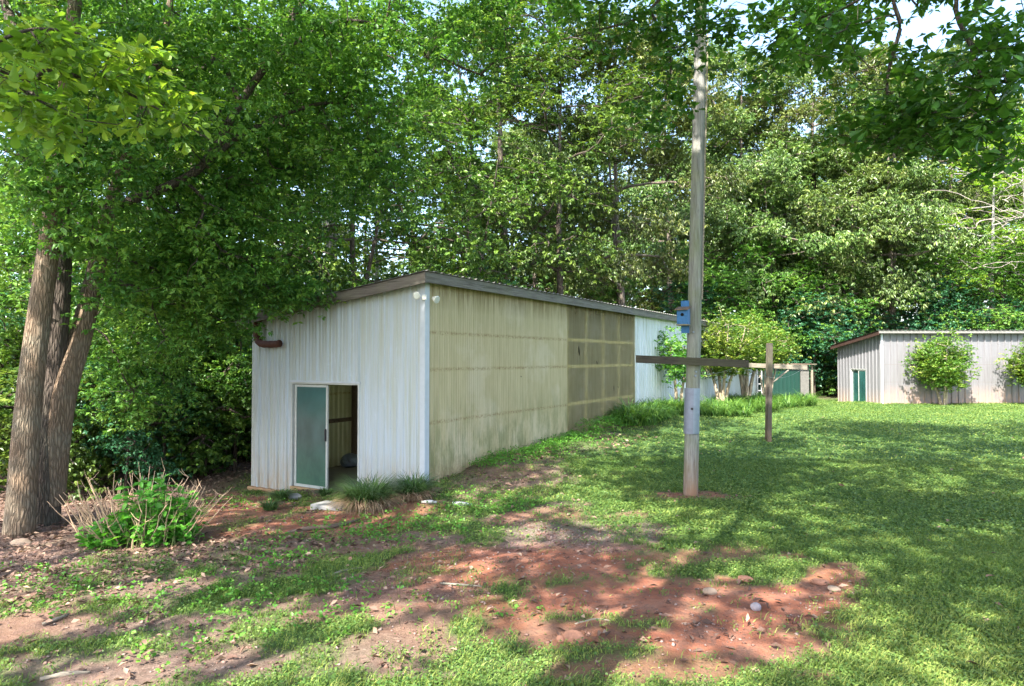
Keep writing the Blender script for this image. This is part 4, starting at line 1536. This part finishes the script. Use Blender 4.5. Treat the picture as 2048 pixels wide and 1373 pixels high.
def tree_proto(name, seed, H, base, rad, lobes, per, leaf, trunk_r, bark, ros=9, pl=9, L=0.17, W=0.065, spread=0.42, droop=0.5, squash=0.75, lean=0.03, flat=1.0, fork=None):
    rs = np.random.RandomState(seed)
    lk = min(1.0, rad / 4.2)
    P = crown_points(rs, H, base, rad * (0.8 if rad < 3 else 1), lobes, per, (1.3 * lk, 2.2 * lk), squash)
    n = 26
    t = np.linspace(0, 1, n)
    wob = np.cumsum(rs.normal(0, 0.012 * H / n * 3, (n, 2)), axis=0)
    tr = np.stack([lean * H * t + wob[:, 0], wob[:, 1], -0.4 + (H * 0.92 + 0.4) * t], 1)
    rr = trunk_r * (1 - 0.88 * t) * (1 + 0.5 * np.exp(-t * 40))
    parts = [tube_np(tr, rr, 10)]
    nodes, nr = tr[t * H > base * 0.75], rr[t * H > base * 0.75]
    if fork:
        k = int(n * fork)
        a = rs.uniform(0, 6.28)
        m = n - k
        tt = np.linspace(0, 1, m)
        f2 = tr[k] + np.stack([np.cos(a) * rad * 0.5 * tt ** 0.8, np.sin(a) * rad * 0.5 * tt ** 0.8, (H * 0.85 - tr[k][2]) * tt], 1)
        fr = rr[k] * 0.75 * (1 - 0.85 * tt)
        parts.append(tube_np(f2, fr, 8))
        nodes, nr = np.vstack([nodes, f2[2:]]), np.concatenate([nr, fr[2:]])
    v, f, _ = mst_branches(rs, nodes, nr, P, rtip=0.016, pw=0.44)
    parts.append((v, f))
    V, F = join_np(parts)
    root = empty(name, (0, 0, 0), "tree", "tree")
    link_mesh("trunk", np_mesh("trunk", V, F, None, True), bark, root)
    out = unit(P - np.array([0, 0, (H + base) / 2]))
    link_mesh("crown", foliage("crown", rs, P, ros, pl, (spread, spread, spread * 0.6 * flat), L, W, droop, T_SIMPLE, out=out), leaf, root)
    return root


PROT = {
    'oak1': tree_proto("oak_tree", 101, 22, 6.0, 5.2, 20, 44, M['leaf_oak'], 0.30, M['bark_far'], 14, 9, 0.19, 0.068, droop=0.75),
    'oak2': tree_proto("oak_tree", 102, 19, 4.5, 5.0, 18, 44, M['leaf_oak'], 0.26, M['bark_far'], 14, 9, 0.19, 0.068, droop=0.75, fork=0.3),
    'oak3': tree_proto("oak_tree", 103, 15, 3.4, 4.4, 15, 42, M['leaf_oak'], 0.22, M['bark_far'], 12, 9, 0.21, 0.072, droop=0.75, fork=0.25),
    'broad1': tree_proto("broadleaf_tree", 104, 18, 5.0, 4.2, 16, 32, M['leaf_broad'], 0.22, M['bark_dark'], 10, 9, 0.16, 0.085, droop=0.35),
    'broad2': tree_proto("broadleaf_tree", 105, 14, 3.0, 4.0, 15, 30, M['leaf_broad'], 0.17, M['bark_dark'], 10, 9, 0.15, 0.08, droop=0.35, fork=0.35),
    'beech': tree_proto("beech_tree", 106, 14, 2.2, 4.8, 17, 30, M['leaf_lime'], 0.20, M['bark_pale'], 10, 9, 0.12, 0.06, 0.6, droop=0.05, squash=0.45, flat=0.22),
    'poplar': tree_proto("poplar_tree", 107, 24, 9.0, 3.6, 15, 28, M['leaf_broad'], 0.30, M['bark_pale'], 10, 8, 0.17, 0.11, droop=0.3),
    'sapling': tree_proto("sapling", 108, 7, 1.2, 2.2, 10, 26, M['leaf_near'], 0.06, M['bark_dark'], 9, 9, 0.11, 0.055, 0.34, droop=0.25),
    'sapling2': tree_proto("sapling", 109, 5.0, 0.4, 2.0, 9, 26, M['leaf_blue'], 0.05, M['bark_dark'], 9, 9, 0.11, 0.06, 0.34, droop=0.25),
    'shrub': tree_proto("shrub", 110, 3.0, 0.05, 1.6, 9, 24, M['leaf_broad'], 0.035, M['bark_dark'], 9, 9, 0.10, 0.055, 0.28, droop=0.25),
}
USED = set()


def plant_tree(kind, px, Y, rz, sc, label, group=None, cat="tree"):
    x = (px - 1024) / FPX * Y
    p = Vector((x, Y, h1(x, Y) - 0.1))
    src = PROT[kind]
    if kind not in USED:
        USED.add(kind)
        src.location, src.rotation_euler, src.scale = p, (0, 0, rz), (sc, sc, sc)
        src["label"] = label
        src["category"] = cat
        if group:
            src["group"] = group
        return src
    return copy_thing(src, p, rz, sc, label, group, cat)


# trees that can be told apart
plant_tree('poplar', 645, 25, 0.3, 1.0, "tall tree with straight pale grey trunk behind the shed's low roof corner")
plant_tree('broad1', 1120, 29.5, 1.2, 1.0, "slender dark forked tree rising behind the middle of the long shed roof")
plant_tree('oak2', 1252, 34, 2.0, 1.0, "oak with thick grey trunk behind the far half of the shed roof")
plant_tree('oak1', 1478, 42, 0.7, 1.0, "big light leaved oak just right of the tall pole")
plant_tree('oak1', 1655, 42, 2.9, 1.03, "big oak with pale trunk left of the far shed")
plant_tree('oak2', 1782, 40, 4.4, 1.02, "oak with slanting pale trunk behind the far shed's roof end")
plant_tree('oak3', 1705, 39, 1.0, 0.95, "smaller oak with drooping light leaves between two bigger oaks left of the far shed")
plant_tree('oak3', 1560, 40, 3.4, 0.95, "smaller oak with drooping light leaves above the yellow green bushes")
plant_tree('beech', 1985, 38.5, 0.4, 1.05, "bright green tree with thick forked trunk behind the far grey shed")
plant_tree('beech', 2120, 40, 2.2, 1.2, "bright green layered tree at the right edge behind the far shed")
plant_tree('oak1', 1880, 45, 5.3, 1.05, "tall oak seen under the patch of open sky")
plant_tree('oak1', 1350, 45, 1.9, 1.05, "tall light leaved oak directly behind the tall pole")
plant_tree('oak2', 1020, 31, 3.9, 1.08, "light leaved tree left of the slender dark forked tree")
plant_tree('broad2', 930, 26, 0.9, 0.9, "dark green tree close behind the shed roof ridge")
plant_tree('sapling2', 985, 25.5, 0.9, 1.1, "blue green sapling just over the middle of the shed roof")
plant_tree('broad2', 715, 22, 2.6, 0.95, "green tree behind the middle of the shed's front roof edge")
plant_tree('beech', 760, 27, 4.0, 0.8, "yellow green tree glimpsed over the shed's front roof edge")
plant_tree('broad1', 540, 21, 5.0, 0.85, "thin trunked tree left of the straight pale trunk")
plant_tree('broad2', 400, 17.5, 3.1, 0.8, "dark slanting tree in the shade left of the shed")
plant_tree('broad1', 250, 19, 0.2, 0.85, "tall green tree behind the dry stemmed shrub")
plant_tree('broad2', 60, 17, 1.7, 0.9, "green tree at the left edge behind the big trunks")
plant_tree('sapling', 470, 15.5, 0.5, 0.75, "leafy sapling against the left corner of the shed")
plant_tree('sapling', 330, 14.0, 2.0, 0.7, "leafy sapling behind the dry stemmed shrub")
plant_tree('sapling', 210, 15.2, 3.3, 0.8, "leafy sapling just right of the big trunks")
plant_tree('sapling', -70, 13.5, 4.4, 0.8, "leafy sapling at the left edge of the yard")
# the wood behind: nothing tells these apart
rs = np.random.RandomState(43)
G2 = "trees deep in the wood behind the sheds"
for i in range(34):
    px = -150 + i * 72 + rs.uniform(-35, 35)
    if px < 820 and i % 2:
        continue
    Y = rs.uniform(50, 58) if px > 900 else rs.uniform(32, 44)
    k = ['oak1', 'oak2', 'broad1', 'oak1'][rs.randint(4)] if px > 800 else ['broad1', 'poplar', 'broad2', 'oak2'][rs.randint(4)]
    plant_tree(k, px, Y, rs.uniform(0, 6.28), rs.uniform(0.95, 1.12), "tree in the back rows of the wood behind the sheds", G2)
G3 = "low shrubs under the trees of the wood"
for px, Y, k, sc in ((120, 13.2, 'shrub', .9), (190, 14.4, 'shrub', 1.1), (255, 13.4, 'sapling2', .62), (310, 15.0, 'shrub', 1.15), (365, 16.5, 'sapling2', .8), (415, 15.2, 'shrub', 1.0), (455, 16.8, 'sapling', .7), (160, 16.5, 'sapling2', .9), (20, 14.5, 'shrub', 1.1), (280, 17.5, 'sapling', .9), (440, 19, 'sapling2', 1.0), (490, 18.2, 'shrub', 1.1)):
    plant_tree(k, px, Y, px * 0.37, sc, "leafy shrub or sapling in the undergrowth below the wood", G3, "shrub")
for i in range(46):
    px = -100 + i * 52 + rs.uniform(-24, 24)
    if px < 560:
        Y = rs.uniform(15.5, 24)
    elif px < 1300:
        Y = rs.uniform(24, 32) + (px - 560) / 740 * 8
    else:
        Y = rs.uniform(37.5, 42)
    for _ in range(30):
        uu, vv = shed_uv((px - 1024) / FPX * Y, Y)
        if -2.5 < uu < SW + 2.6 and -2 < vv < SL + 2.5:
            Y += 0.5
    plant_tree(['shrub', 'sapling2', 'shrub', 'sapling'][rs.randint(4)], px, Y, rs.uniform(0, 6.28), rs.uniform(0.7, 1.25), "leafy shrub or sapling in the undergrowth below the wood", G3, "shrub")
for i in range(22):
    px = 1340 + i * 40 + rs.uniform(-15, 15)
    plant_tree(['shrub', 'sapling2', 'sapling'][rs.randint(3)], px, rs.uniform(37, 39.5), rs.uniform(0, 6.28), rs.uniform(0.9, 1.3), "leafy shrub or sapling in the undergrowth below the wood", G3, "shrub")

# far-off wood as one mass of foliage
rs = np.random.RandomState(47)
n = 1700
th = rs.uniform(-1.0, 1.0, n)
Y = rs.uniform(62, 74, n)
x = np.tan(th * 0.82) * Y
left_ = x < -2
Y = np.where(left_, rs.uniform(46, 60, n), Y)
z = rs.uniform(0, 1, n) ** 1.4 * np.where(left_, 8, 11)
PW = np.vstack([np.stack([x, Y, z], 1), np.stack([rs.uniform(2, 62, 700), rs.uniform(58, 68, 700), rs.uniform(0, 14, 700)], 1)])
me = foliage("distant_wood", rs, PW, 6, 8, (1.2, 1.2, 0.9), 0.5, 0.26, 0.3)
tag(link_mesh("distant_wood", me, M['leaf_broad']), "far-off wood seen between the trunks", "wood", kind="stuff")
n = 2800
x = rs.uniform(-42, 50, n)
Y = np.where(x < 4, rs.uniform(13.5, 34, n), rs.uniform(41, 50, n))
u, v = shed_uv(x, Y)
ok = ~((u > -1.5) & (u < SW + 1.3) & (v > -4) & (v < SL + 1)) & ~((x > -5.2) & (Y < 19)) & ~((x > -7.5) & (Y < 15.0))
x, Y = x[ok], Y[ok]
z = hgt(x, Y) + rs.uniform(0, 1, len(x)) ** 1.3 * 2.2
me = foliage("undergrowth", rs, np.stack([x, Y, z], 1), 5, 8, (0.5, 0.5, 0.3), 0.17, 0.09, 0.25)
tag(link_mesh("undergrowth", me, M['leaf_broad']), "dense green undergrowth on the wood floor", "undergrowth", kind="stuff")

# ---- the big multi-trunk tree on the left
rs = np.random.RandomState(53)
A = empty("multi_trunk_tree", ground(60, 1050), "large tree with several grey trunks at the left edge", "tree")
ag = ground(38, 1068)
AY = ag.y


def limb(pts, rad, n=6):
    return smooth_poly([at(px, py, Y) for px, py, Y in pts], rad, n)


a2 = AY + 0.55
tr1 = limb([(36, 1100, AY), (40, 1040, AY), (58, 800, AY + .1), (83, 600, AY + .2), (103, 450, AY + .25), (125, 250, AY + .4), (150, 0, AY + .5), (165, -300, AY + .8)], [.215, .18, .155, .14, .125, .11, .085, .04])
tr2 = limb([(84, 1130, a2), (92, 960, a2), (105, 760, a2 + .1), (122, 560, a2 + .1), (118, 380, a2 + .15), (70, 200, a2 + .3), (10, 0, a2 + .5), (-40, -250, a2 + .6)], [.23, .185, .155, .13, .11, .09, .07, .03])
tr3 = limb([(98, 1010, a2 + .02), (124, 800, a2 + .12), (162, 670, a2 + .3), (192, 540, a2 + .4), (220, 415, a2 + .5), (285, 230, a2 + .6), (330, 60, a2 + .8), (370, -200, a2 + 1)], [.19, .175, .15, .12, .10, .075, .05, .02])
tr4 = limb([(220, 415, a2 + .5), (320, 380, a2 + .6), (408, 328, a2 + .7), (480, 208, a2 + .8), (547, 118, a2 + .9), (620, 70, a2 + 1.1), (690, 42, a2 + 1.3), (790, 62, a2 + 1.6), (930, 138, a2 + 2.0), (1085, 188, a2 + 2.4)], [.07, .066, .062, .06, .052, .04, .03, .024, .018, .006])
tr5 = limb([(408, 328, a2 + .7), (505, 258, a2 + 1), (640, 208, a2 + 1.4), (760, 215, a2 + 1.8)], [.05, .04, .028, .012])
tr6 = limb([(480, 208, a2 + .8), (440, 120, a2 + .8), (395, 140, a2 + .7), (330, 110, a2 + .6)], [.04, .035, .028, .01])
tr7 = limb([(960, 150, a2 + 2.05), (1000, 120, a2 + 2.1), (1080, 110, a2 + 2.2)], [.02, .014, .006])
tr8 = limb([(547, 118, a2 + .9), (640, -60, a2 + 1.2), (800, -250, a2 + 1.8), (950, -420, a2 + 2.4)], [.06, .05, .035, .01])
trunks = [tr1, tr2, tr3]
for (p, r), mt in zip(trunks, ('bark', 'bark_dark', 'bark')):
    v, f = tube_np(p, r, 16)
    link_mesh("trunk", np_mesh("trunk", v, f, None, True), M[mt], A)
V, F = join_np([tube_np(p, r, 9) for p, r in (tr4, tr5, tr6, tr7, tr8)])
link_mesh("limb", np_mesh("limb", V, F, None, True), M['bark_dark'], A)
# leaf bunches: ellipsoids  (px, py, Y, half width px, half height px, half depth m, count)
EL = [(150, 170, 9.8, 230, 200, 1.3, 120), (330, 480, 10.6, 180, 160, 1.0, 120), (480, 420, 11.2, 190, 130, 1.0, 110), (560, 250, 11.0, 240, 150, 1.2, 130),
      (720, 190, 11.8, 200, 170, 1.2, 100), (430, 60, 10.6, 320, 130, 1.4, 130), (300, 620, 11.2, 200, 130, .9, 100), (420, 560, 11.8, 120, 70, .5, 60),
      (270, 770, 11.8, 110, 80, .5, 40), (50, 470, 11.0, 90, 130, .6, 40), (110, 330, 8.6, 130, 120, .3, 36), (240, 300, 8.9, 110, 120, .3, 18), (420, 230, 9.2, 130, 70, .3, 14), (620, 110, 9.8, 150, 90, .4, 12), (820, 60, 10.4, 160, 70, .4, 14), (180, 460, 8.8, 80, 70, .25, 14), (760, 360, 12.4, 110, 120, .8, 45), (215, 600, 9.6, 60, 60, .3, 9), (590, 580, 11.5, 50, 26, .25, 16), (545, 590, 11.4, 60, 30, .3, 20), (440, 640, 11.6, 45, 50, .3, 14),
      (900, 80, 12.2, 170, 120, 1.0, 60), (600, -250, 11.0, 450, 200, 2.2, 120), (150, -250, 9.8, 330, 200, 2.0, 80)]
C = []
for px, py, Y, rx, ry, rd, m in EL:
    d_ = unit(rs.normal(0, 1, (m, 3))) * (rs.uniform(0, 1, (m, 1)) ** 0.4)
    for q in d_:
        C.append(tuple(at(px + q[0] * rx, py + q[1] * ry, Y + q[2] * rd)))
C = np.array(C)
nodes = np.vstack([t_[0][len(t_[0]) // 2:] for t_ in trunks] + [t_[0] for t_ in (tr4, tr5, tr6, tr7, tr8)])
nrad = np.concatenate([t_[1][len(t_[1]) // 2:] for t_ in trunks] + [t_[1] for t_ in (tr4, tr5, tr6, tr7, tr8)])
v, f, _ = mst_branches(rs, nodes, nrad, C, 0.3, 0.004, 0.45, 5, 0.07, 0.03)
link_mesh("branches", np_mesh("branches", v, f, None, True), M['bark_dark'], A)
link_mesh("crown", foliage("crown", rs, C, 14, 7, (0.24, 0.24, 0.13), 0.082, 0.042, 0.35, T_SIMPLE), M['leaf_near'], A)

# ---- overhanging oaks: trunks stand outside the frame, branches of three hang into it; the rest stand unseen for shade


def shade_tree(name, x, y, H, base, rad, seed, label, leaf, lobes=17, per=20, ros=8, shade_lobes=(), sprays=None, limbs=None, spray_leaf=None, Ls=0.10, Ws=0.05, group=None, off=(0, 0)):
    rs = np.random.RandomState(seed)
    root = empty(name, (x, y, h1(x, y)), label, "tree", group)
    P = crown_points(rs, H, base, rad, lobes, per, (1.2, 2.0), 0.6) + np.array([x + off[0], y + off[1], 0])
    for ex in shade_lobes:  # added leaf lobes, placed towards the sun to shade lawn, pole and shed front
        P = np.vstack([P, np.array(ex[:3]) + unit(rs.normal(0, 1, (ex[4], 3))) * rs.uniform(0.2, 1, (ex[4], 1)) * np.array([ex[3], ex[3], ex[3] * .6])])
    t = np.linspace(0, 1, 24)
    tr = np.stack([x + np.sin(t * 3) * 0.2, y + np.cos(t * 2.3) * 0.15, h1(x, y) - 0.3 + (H * 0.9) * t], 1)
    rr = 0.26 * (1 - 0.85 * t) * (1 + 0.4 * np.exp(-t * 30))
    parts = [tube_np(tr, rr, 12)]
    nodes, nr = tr[t * H > base * 0.7], rr[t * H > base * 0.7]
    SPn, branch_parts = [], []
    for pts, rads in (limbs or []):
        q = [np.array(p if isinstance(p, Vector) else at(*p)) for p in pts]
        q, r2 = smooth_poly(q, rads, 7)
        branch_parts.append(tube_np(q, r2, 8))
        SPn.append((q, r2))
    v, f, _ = mst_branches(rs, nodes, nr, P, rtip=0.014, pw=0.44)
    parts.append((v, f))
    Pv = []
    for px, py, Y, rx, ry, rd, m in (sprays or []):
        d_ = unit(rs.normal(0, 1, (m, 3))) * (rs.uniform(0, 1, (m, 1)) ** 0.45)
        for q in d_:
            Pv.append(tuple(at(px + q[0] * rx, py + q[1] * ry, Y + q[2] * rd)))
    if Pv:
        Pv = np.array(Pv)
        dl = np.array([np.min(np.linalg.norm(Pv[:, None] - q[None], axis=2), axis=1) for q, r2 in SPn])
        own = np.argmin(dl, axis=0)
        for k, (q, r2) in enumerate(SPn):
            if (own == k).any():
                v, f, _ = mst_branches(rs, q, r2, Pv[own == k], 0.3, 0.0022, 0.45, 5, 0.06, 0.012)
                branch_parts[k] = join_np([branch_parts[k], (v, f)])
    V, F = join_np(parts)
    link_mesh("trunk", np_mesh("trunk", V, F, None, True), M['bark_dark'], root)
    for v, f in branch_parts:
        link_mesh('branch', np_mesh('branch', v, f, None, True), M['bark_dark'], root)
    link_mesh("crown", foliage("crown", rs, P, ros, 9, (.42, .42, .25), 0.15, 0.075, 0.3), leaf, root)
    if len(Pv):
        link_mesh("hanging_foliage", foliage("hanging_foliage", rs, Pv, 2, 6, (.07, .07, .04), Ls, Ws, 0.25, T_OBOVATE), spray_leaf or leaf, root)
    return root


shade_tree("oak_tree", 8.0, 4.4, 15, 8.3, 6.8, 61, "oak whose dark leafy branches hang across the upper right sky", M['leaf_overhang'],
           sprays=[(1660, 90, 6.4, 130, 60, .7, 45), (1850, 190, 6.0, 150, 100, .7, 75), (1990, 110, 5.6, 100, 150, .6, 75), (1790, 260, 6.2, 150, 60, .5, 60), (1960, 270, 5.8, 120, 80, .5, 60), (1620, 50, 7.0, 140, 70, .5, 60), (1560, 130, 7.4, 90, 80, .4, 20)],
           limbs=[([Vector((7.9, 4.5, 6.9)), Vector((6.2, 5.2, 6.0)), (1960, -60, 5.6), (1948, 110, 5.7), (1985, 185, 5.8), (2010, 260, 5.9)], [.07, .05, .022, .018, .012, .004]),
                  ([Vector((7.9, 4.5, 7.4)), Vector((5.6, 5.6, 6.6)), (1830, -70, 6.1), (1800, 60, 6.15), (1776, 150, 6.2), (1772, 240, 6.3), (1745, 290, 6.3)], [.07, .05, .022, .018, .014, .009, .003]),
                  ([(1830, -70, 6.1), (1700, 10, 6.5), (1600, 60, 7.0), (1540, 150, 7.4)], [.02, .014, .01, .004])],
           spray_leaf=M['leaf_overhang'], off=(-1.5, 1.6), shade_lobes=[(gx - 3.9 - rr_ * .3, gy_ - 6.7 - rr_ * .5, 9.3 + rr_ * .7, 1.6, 30) for gx, gy_, rr_ in ((6, 16, 0), (9, 18, 1), (12, 18.5, 0), (8, 13, 1), (14, 17, .5), (10.5, 20, 0), (5.5, 19, .3), (4.5, 13.5, 1), (11, 15, 1.5), (3.2, 16.5, .2))])
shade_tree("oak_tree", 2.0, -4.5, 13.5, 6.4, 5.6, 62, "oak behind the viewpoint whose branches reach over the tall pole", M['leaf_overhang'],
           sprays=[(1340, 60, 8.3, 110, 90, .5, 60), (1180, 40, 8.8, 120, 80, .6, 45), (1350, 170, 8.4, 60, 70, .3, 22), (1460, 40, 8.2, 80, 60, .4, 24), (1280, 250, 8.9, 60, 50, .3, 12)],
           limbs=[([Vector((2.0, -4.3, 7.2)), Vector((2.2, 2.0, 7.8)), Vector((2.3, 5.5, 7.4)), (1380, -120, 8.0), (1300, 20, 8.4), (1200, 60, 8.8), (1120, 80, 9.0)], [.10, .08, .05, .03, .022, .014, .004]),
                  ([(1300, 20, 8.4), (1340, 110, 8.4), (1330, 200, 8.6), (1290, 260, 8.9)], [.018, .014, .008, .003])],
           spray_leaf=M['leaf_overhang'], Ls=0.095, Ws=0.06, shade_lobes=[(gx - 3.55, gy_ - 6.1, 8.6, 1.2, 24) for gx, gy_ in ((3.6, 5.0), (5.0, 6.6), (6.6, 8.6), (5.2, 9.0))])
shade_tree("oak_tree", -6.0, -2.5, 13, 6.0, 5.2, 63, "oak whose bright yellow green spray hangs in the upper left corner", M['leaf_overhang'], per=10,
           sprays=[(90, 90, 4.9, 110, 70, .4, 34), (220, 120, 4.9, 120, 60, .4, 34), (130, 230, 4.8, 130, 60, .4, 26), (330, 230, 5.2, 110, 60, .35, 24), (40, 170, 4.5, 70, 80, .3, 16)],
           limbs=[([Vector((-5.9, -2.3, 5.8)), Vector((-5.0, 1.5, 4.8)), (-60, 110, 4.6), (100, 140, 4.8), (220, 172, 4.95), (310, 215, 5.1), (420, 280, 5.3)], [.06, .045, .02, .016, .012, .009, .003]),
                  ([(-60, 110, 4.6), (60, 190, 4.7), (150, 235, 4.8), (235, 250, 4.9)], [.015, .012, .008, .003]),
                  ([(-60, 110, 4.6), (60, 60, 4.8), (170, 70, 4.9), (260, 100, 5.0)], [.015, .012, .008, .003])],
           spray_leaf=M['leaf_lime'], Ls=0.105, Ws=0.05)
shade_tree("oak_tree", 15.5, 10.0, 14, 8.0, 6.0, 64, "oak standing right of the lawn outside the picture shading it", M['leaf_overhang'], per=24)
shade_tree("oak_tree", -1.6, 1.0, 14, 7.0, 5.6, 65, "oak close beside the viewpoint shading the yard", M['leaf_overhang'], per=13, lobes=11, shade_lobes=((-0.3, 4.8, 8.3, 1.2, 60), (0.2, 5.6, 9.0, 1.2, 60), (-0.8, 3.9, 8.6, 1.1, 40)), off=(0.8, 1.2))
shade_tree("oak_tree", -8.0, 2.5, 13, 6.6, 5.2, 66, "oak left of the viewpoint shading the shed front", M['leaf_overhang'], per=30, shade_lobes=((-4.9, 5.9, 8.9, 1.5, 80), (-6.2, 4.6, 10.8, 1.8, 80), (-6.0, 6.6, 8.6, 1.3, 50)), off=(0.9, 0.8))

# ---- crape myrtles


def myrtle(x, y, H, rad, seed, label, leaf='leaf_myrtle', low=1.5, stems=4, cnt=90, group=None, tr=0.045):
    rs = np.random.RandomState(seed)
    gz = h1(x, y)
    root = empty("crape_myrtle", (x, y, gz), label, "tree", group)
    parts, nodes, nr = [], [], []
    for k in range(stems):
        a = k * 2 * math.pi / stems + rs.uniform(-.4, .4)
        sp = rad * rs.uniform(0.25, 0.6)
        pts = [(x + .07 * math.cos(a), y + .07 * math.sin(a), gz - .1), (x + sp * .35 * math.cos(a), y + sp * .35 * math.sin(a), gz + low * .5), (x + sp * .75 * math.cos(a), y + sp * .75 * math.sin(a), gz + low), (x + sp * 1.2 * math.cos(a), y + sp * 1.2 * math.sin(a), gz + H * .85)]
        p, r = smooth_poly(pts, [tr, tr * .85, tr * .6, tr * .2], 6)
        parts.append(tube_np(p, r, 8))
        nodes.append(p[8:])
        nr.append(r[8:])
    nodes, nr = np.vstack(nodes), np.concatenate(nr)
    d_ = unit(rs.normal(0, 1, (cnt, 3))) * (rs.uniform(0, 1, (cnt, 1)) ** 0.35)
    d_[:, 2] = np.abs(d_[:, 2]) * 1.2 - 0.2
    hz = np.clip(d_[:, 2:3], 0, 1)
    d_[:, :2] *= 0.5 + 0.75 * hz ** 0.6 + rs.normal(0, 0.2, (cnt, 1))
    d_[:, 2] *= rs.uniform(0.75, 1.22, cnt)
    P = np.array([x, y, gz + low]) + d_ * np.array([rad, rad, H - low])
    v, f, _ = mst_branches(rs, nodes, nr, P, 0.3, 0.006, 0.42, 4, 0.05, 0.02)
    parts.append((v, f))
    V, F = join_np(parts)
    link_mesh("trunk", np_mesh("trunk", V, F, None, True), M['bark_myrtle'], root)
    link_mesh("crown", foliage("crown", rs, P, 9, 8, (.2, .2, .16), .10, .05, -0.1), M[leaf], root)
    return root


myrtle(5.15, 20.8, 2.5, 0.75, 71, "small dark green crape myrtle against the white shed wall left of the tall pole", 'leaf_near', 1.35, 2, 55, tr=0.06)
myrtle(7.8, 25.0, 3.6, 1.45, 72, "yellow green crape myrtle just right of the tall pole", low=1.75, cnt=170, tr=0.07)
myrtle(9.4, 27.0, 3.7, 1.5, 73, "broad yellow green crape myrtle above the back crossbar", low=1.9, cnt=190, tr=0.09)
myrtle(11.2, 29.5, 3.5, 1.35, 74, "yellow green crape myrtle in front of the green metal shed", low=2.2, cnt=150, tr=0.05)
myrtle(at(1888, 800, 29).x, 29.0, 3.0, 1.35, 75, "vase shaped crape myrtle in front of the far grey shed", low=1.3, stems=3, cnt=230, tr=0.06)
myrtle(at(2062, 800, 28.8).x, 28.8, 2.6, 1.05, 76, "crape myrtle at the right edge before the far grey shed", low=1.3, stems=3, cnt=130, tr=0.05)

# ---- bare dead tree at the right
rs = np.random.RandomState(81)
dx, dy = at(2075, 500, 35.5).x, 35.8
dt = empty("dead_tree", (dx, dy, h1(dx, dy)), "bare tree with pale leafless twigs above the far grey shed", "tree")
t = np.linspace(0, 1, 20)
tr = np.stack([dx - 0.5 * t, dy + 0 * t, -0.3 + 12.5 * t], 1)
rr = 0.14 * (1 - 0.9 * t)
m = 240
P = np.stack([dx - np.abs(rs.normal(1.6, 1.6, m)) + 1.0, dy + rs.normal(-.5, 1.2, m), rs.uniform(6.5, 12.5, m)], 1)
v, f, _ = mst_branches(rs, tr[7:], rr[7:], P, 0.5, 0.010, 0.38, 4, 0.08)
V, F = join_np([tube_np(tr, rr, 8), (v, f)])
link_mesh("trunk", np_mesh("trunk", V, F, None, True), M['deadwood'], dt)

# remove prototypes that were never planted
for k, o in PROT.items():
    if k not in USED:
        for c in list(o.children):
            bpy.data.objects.remove(c)
        bpy.data.objects.remove(o)
bpy.context.view_layer.update()
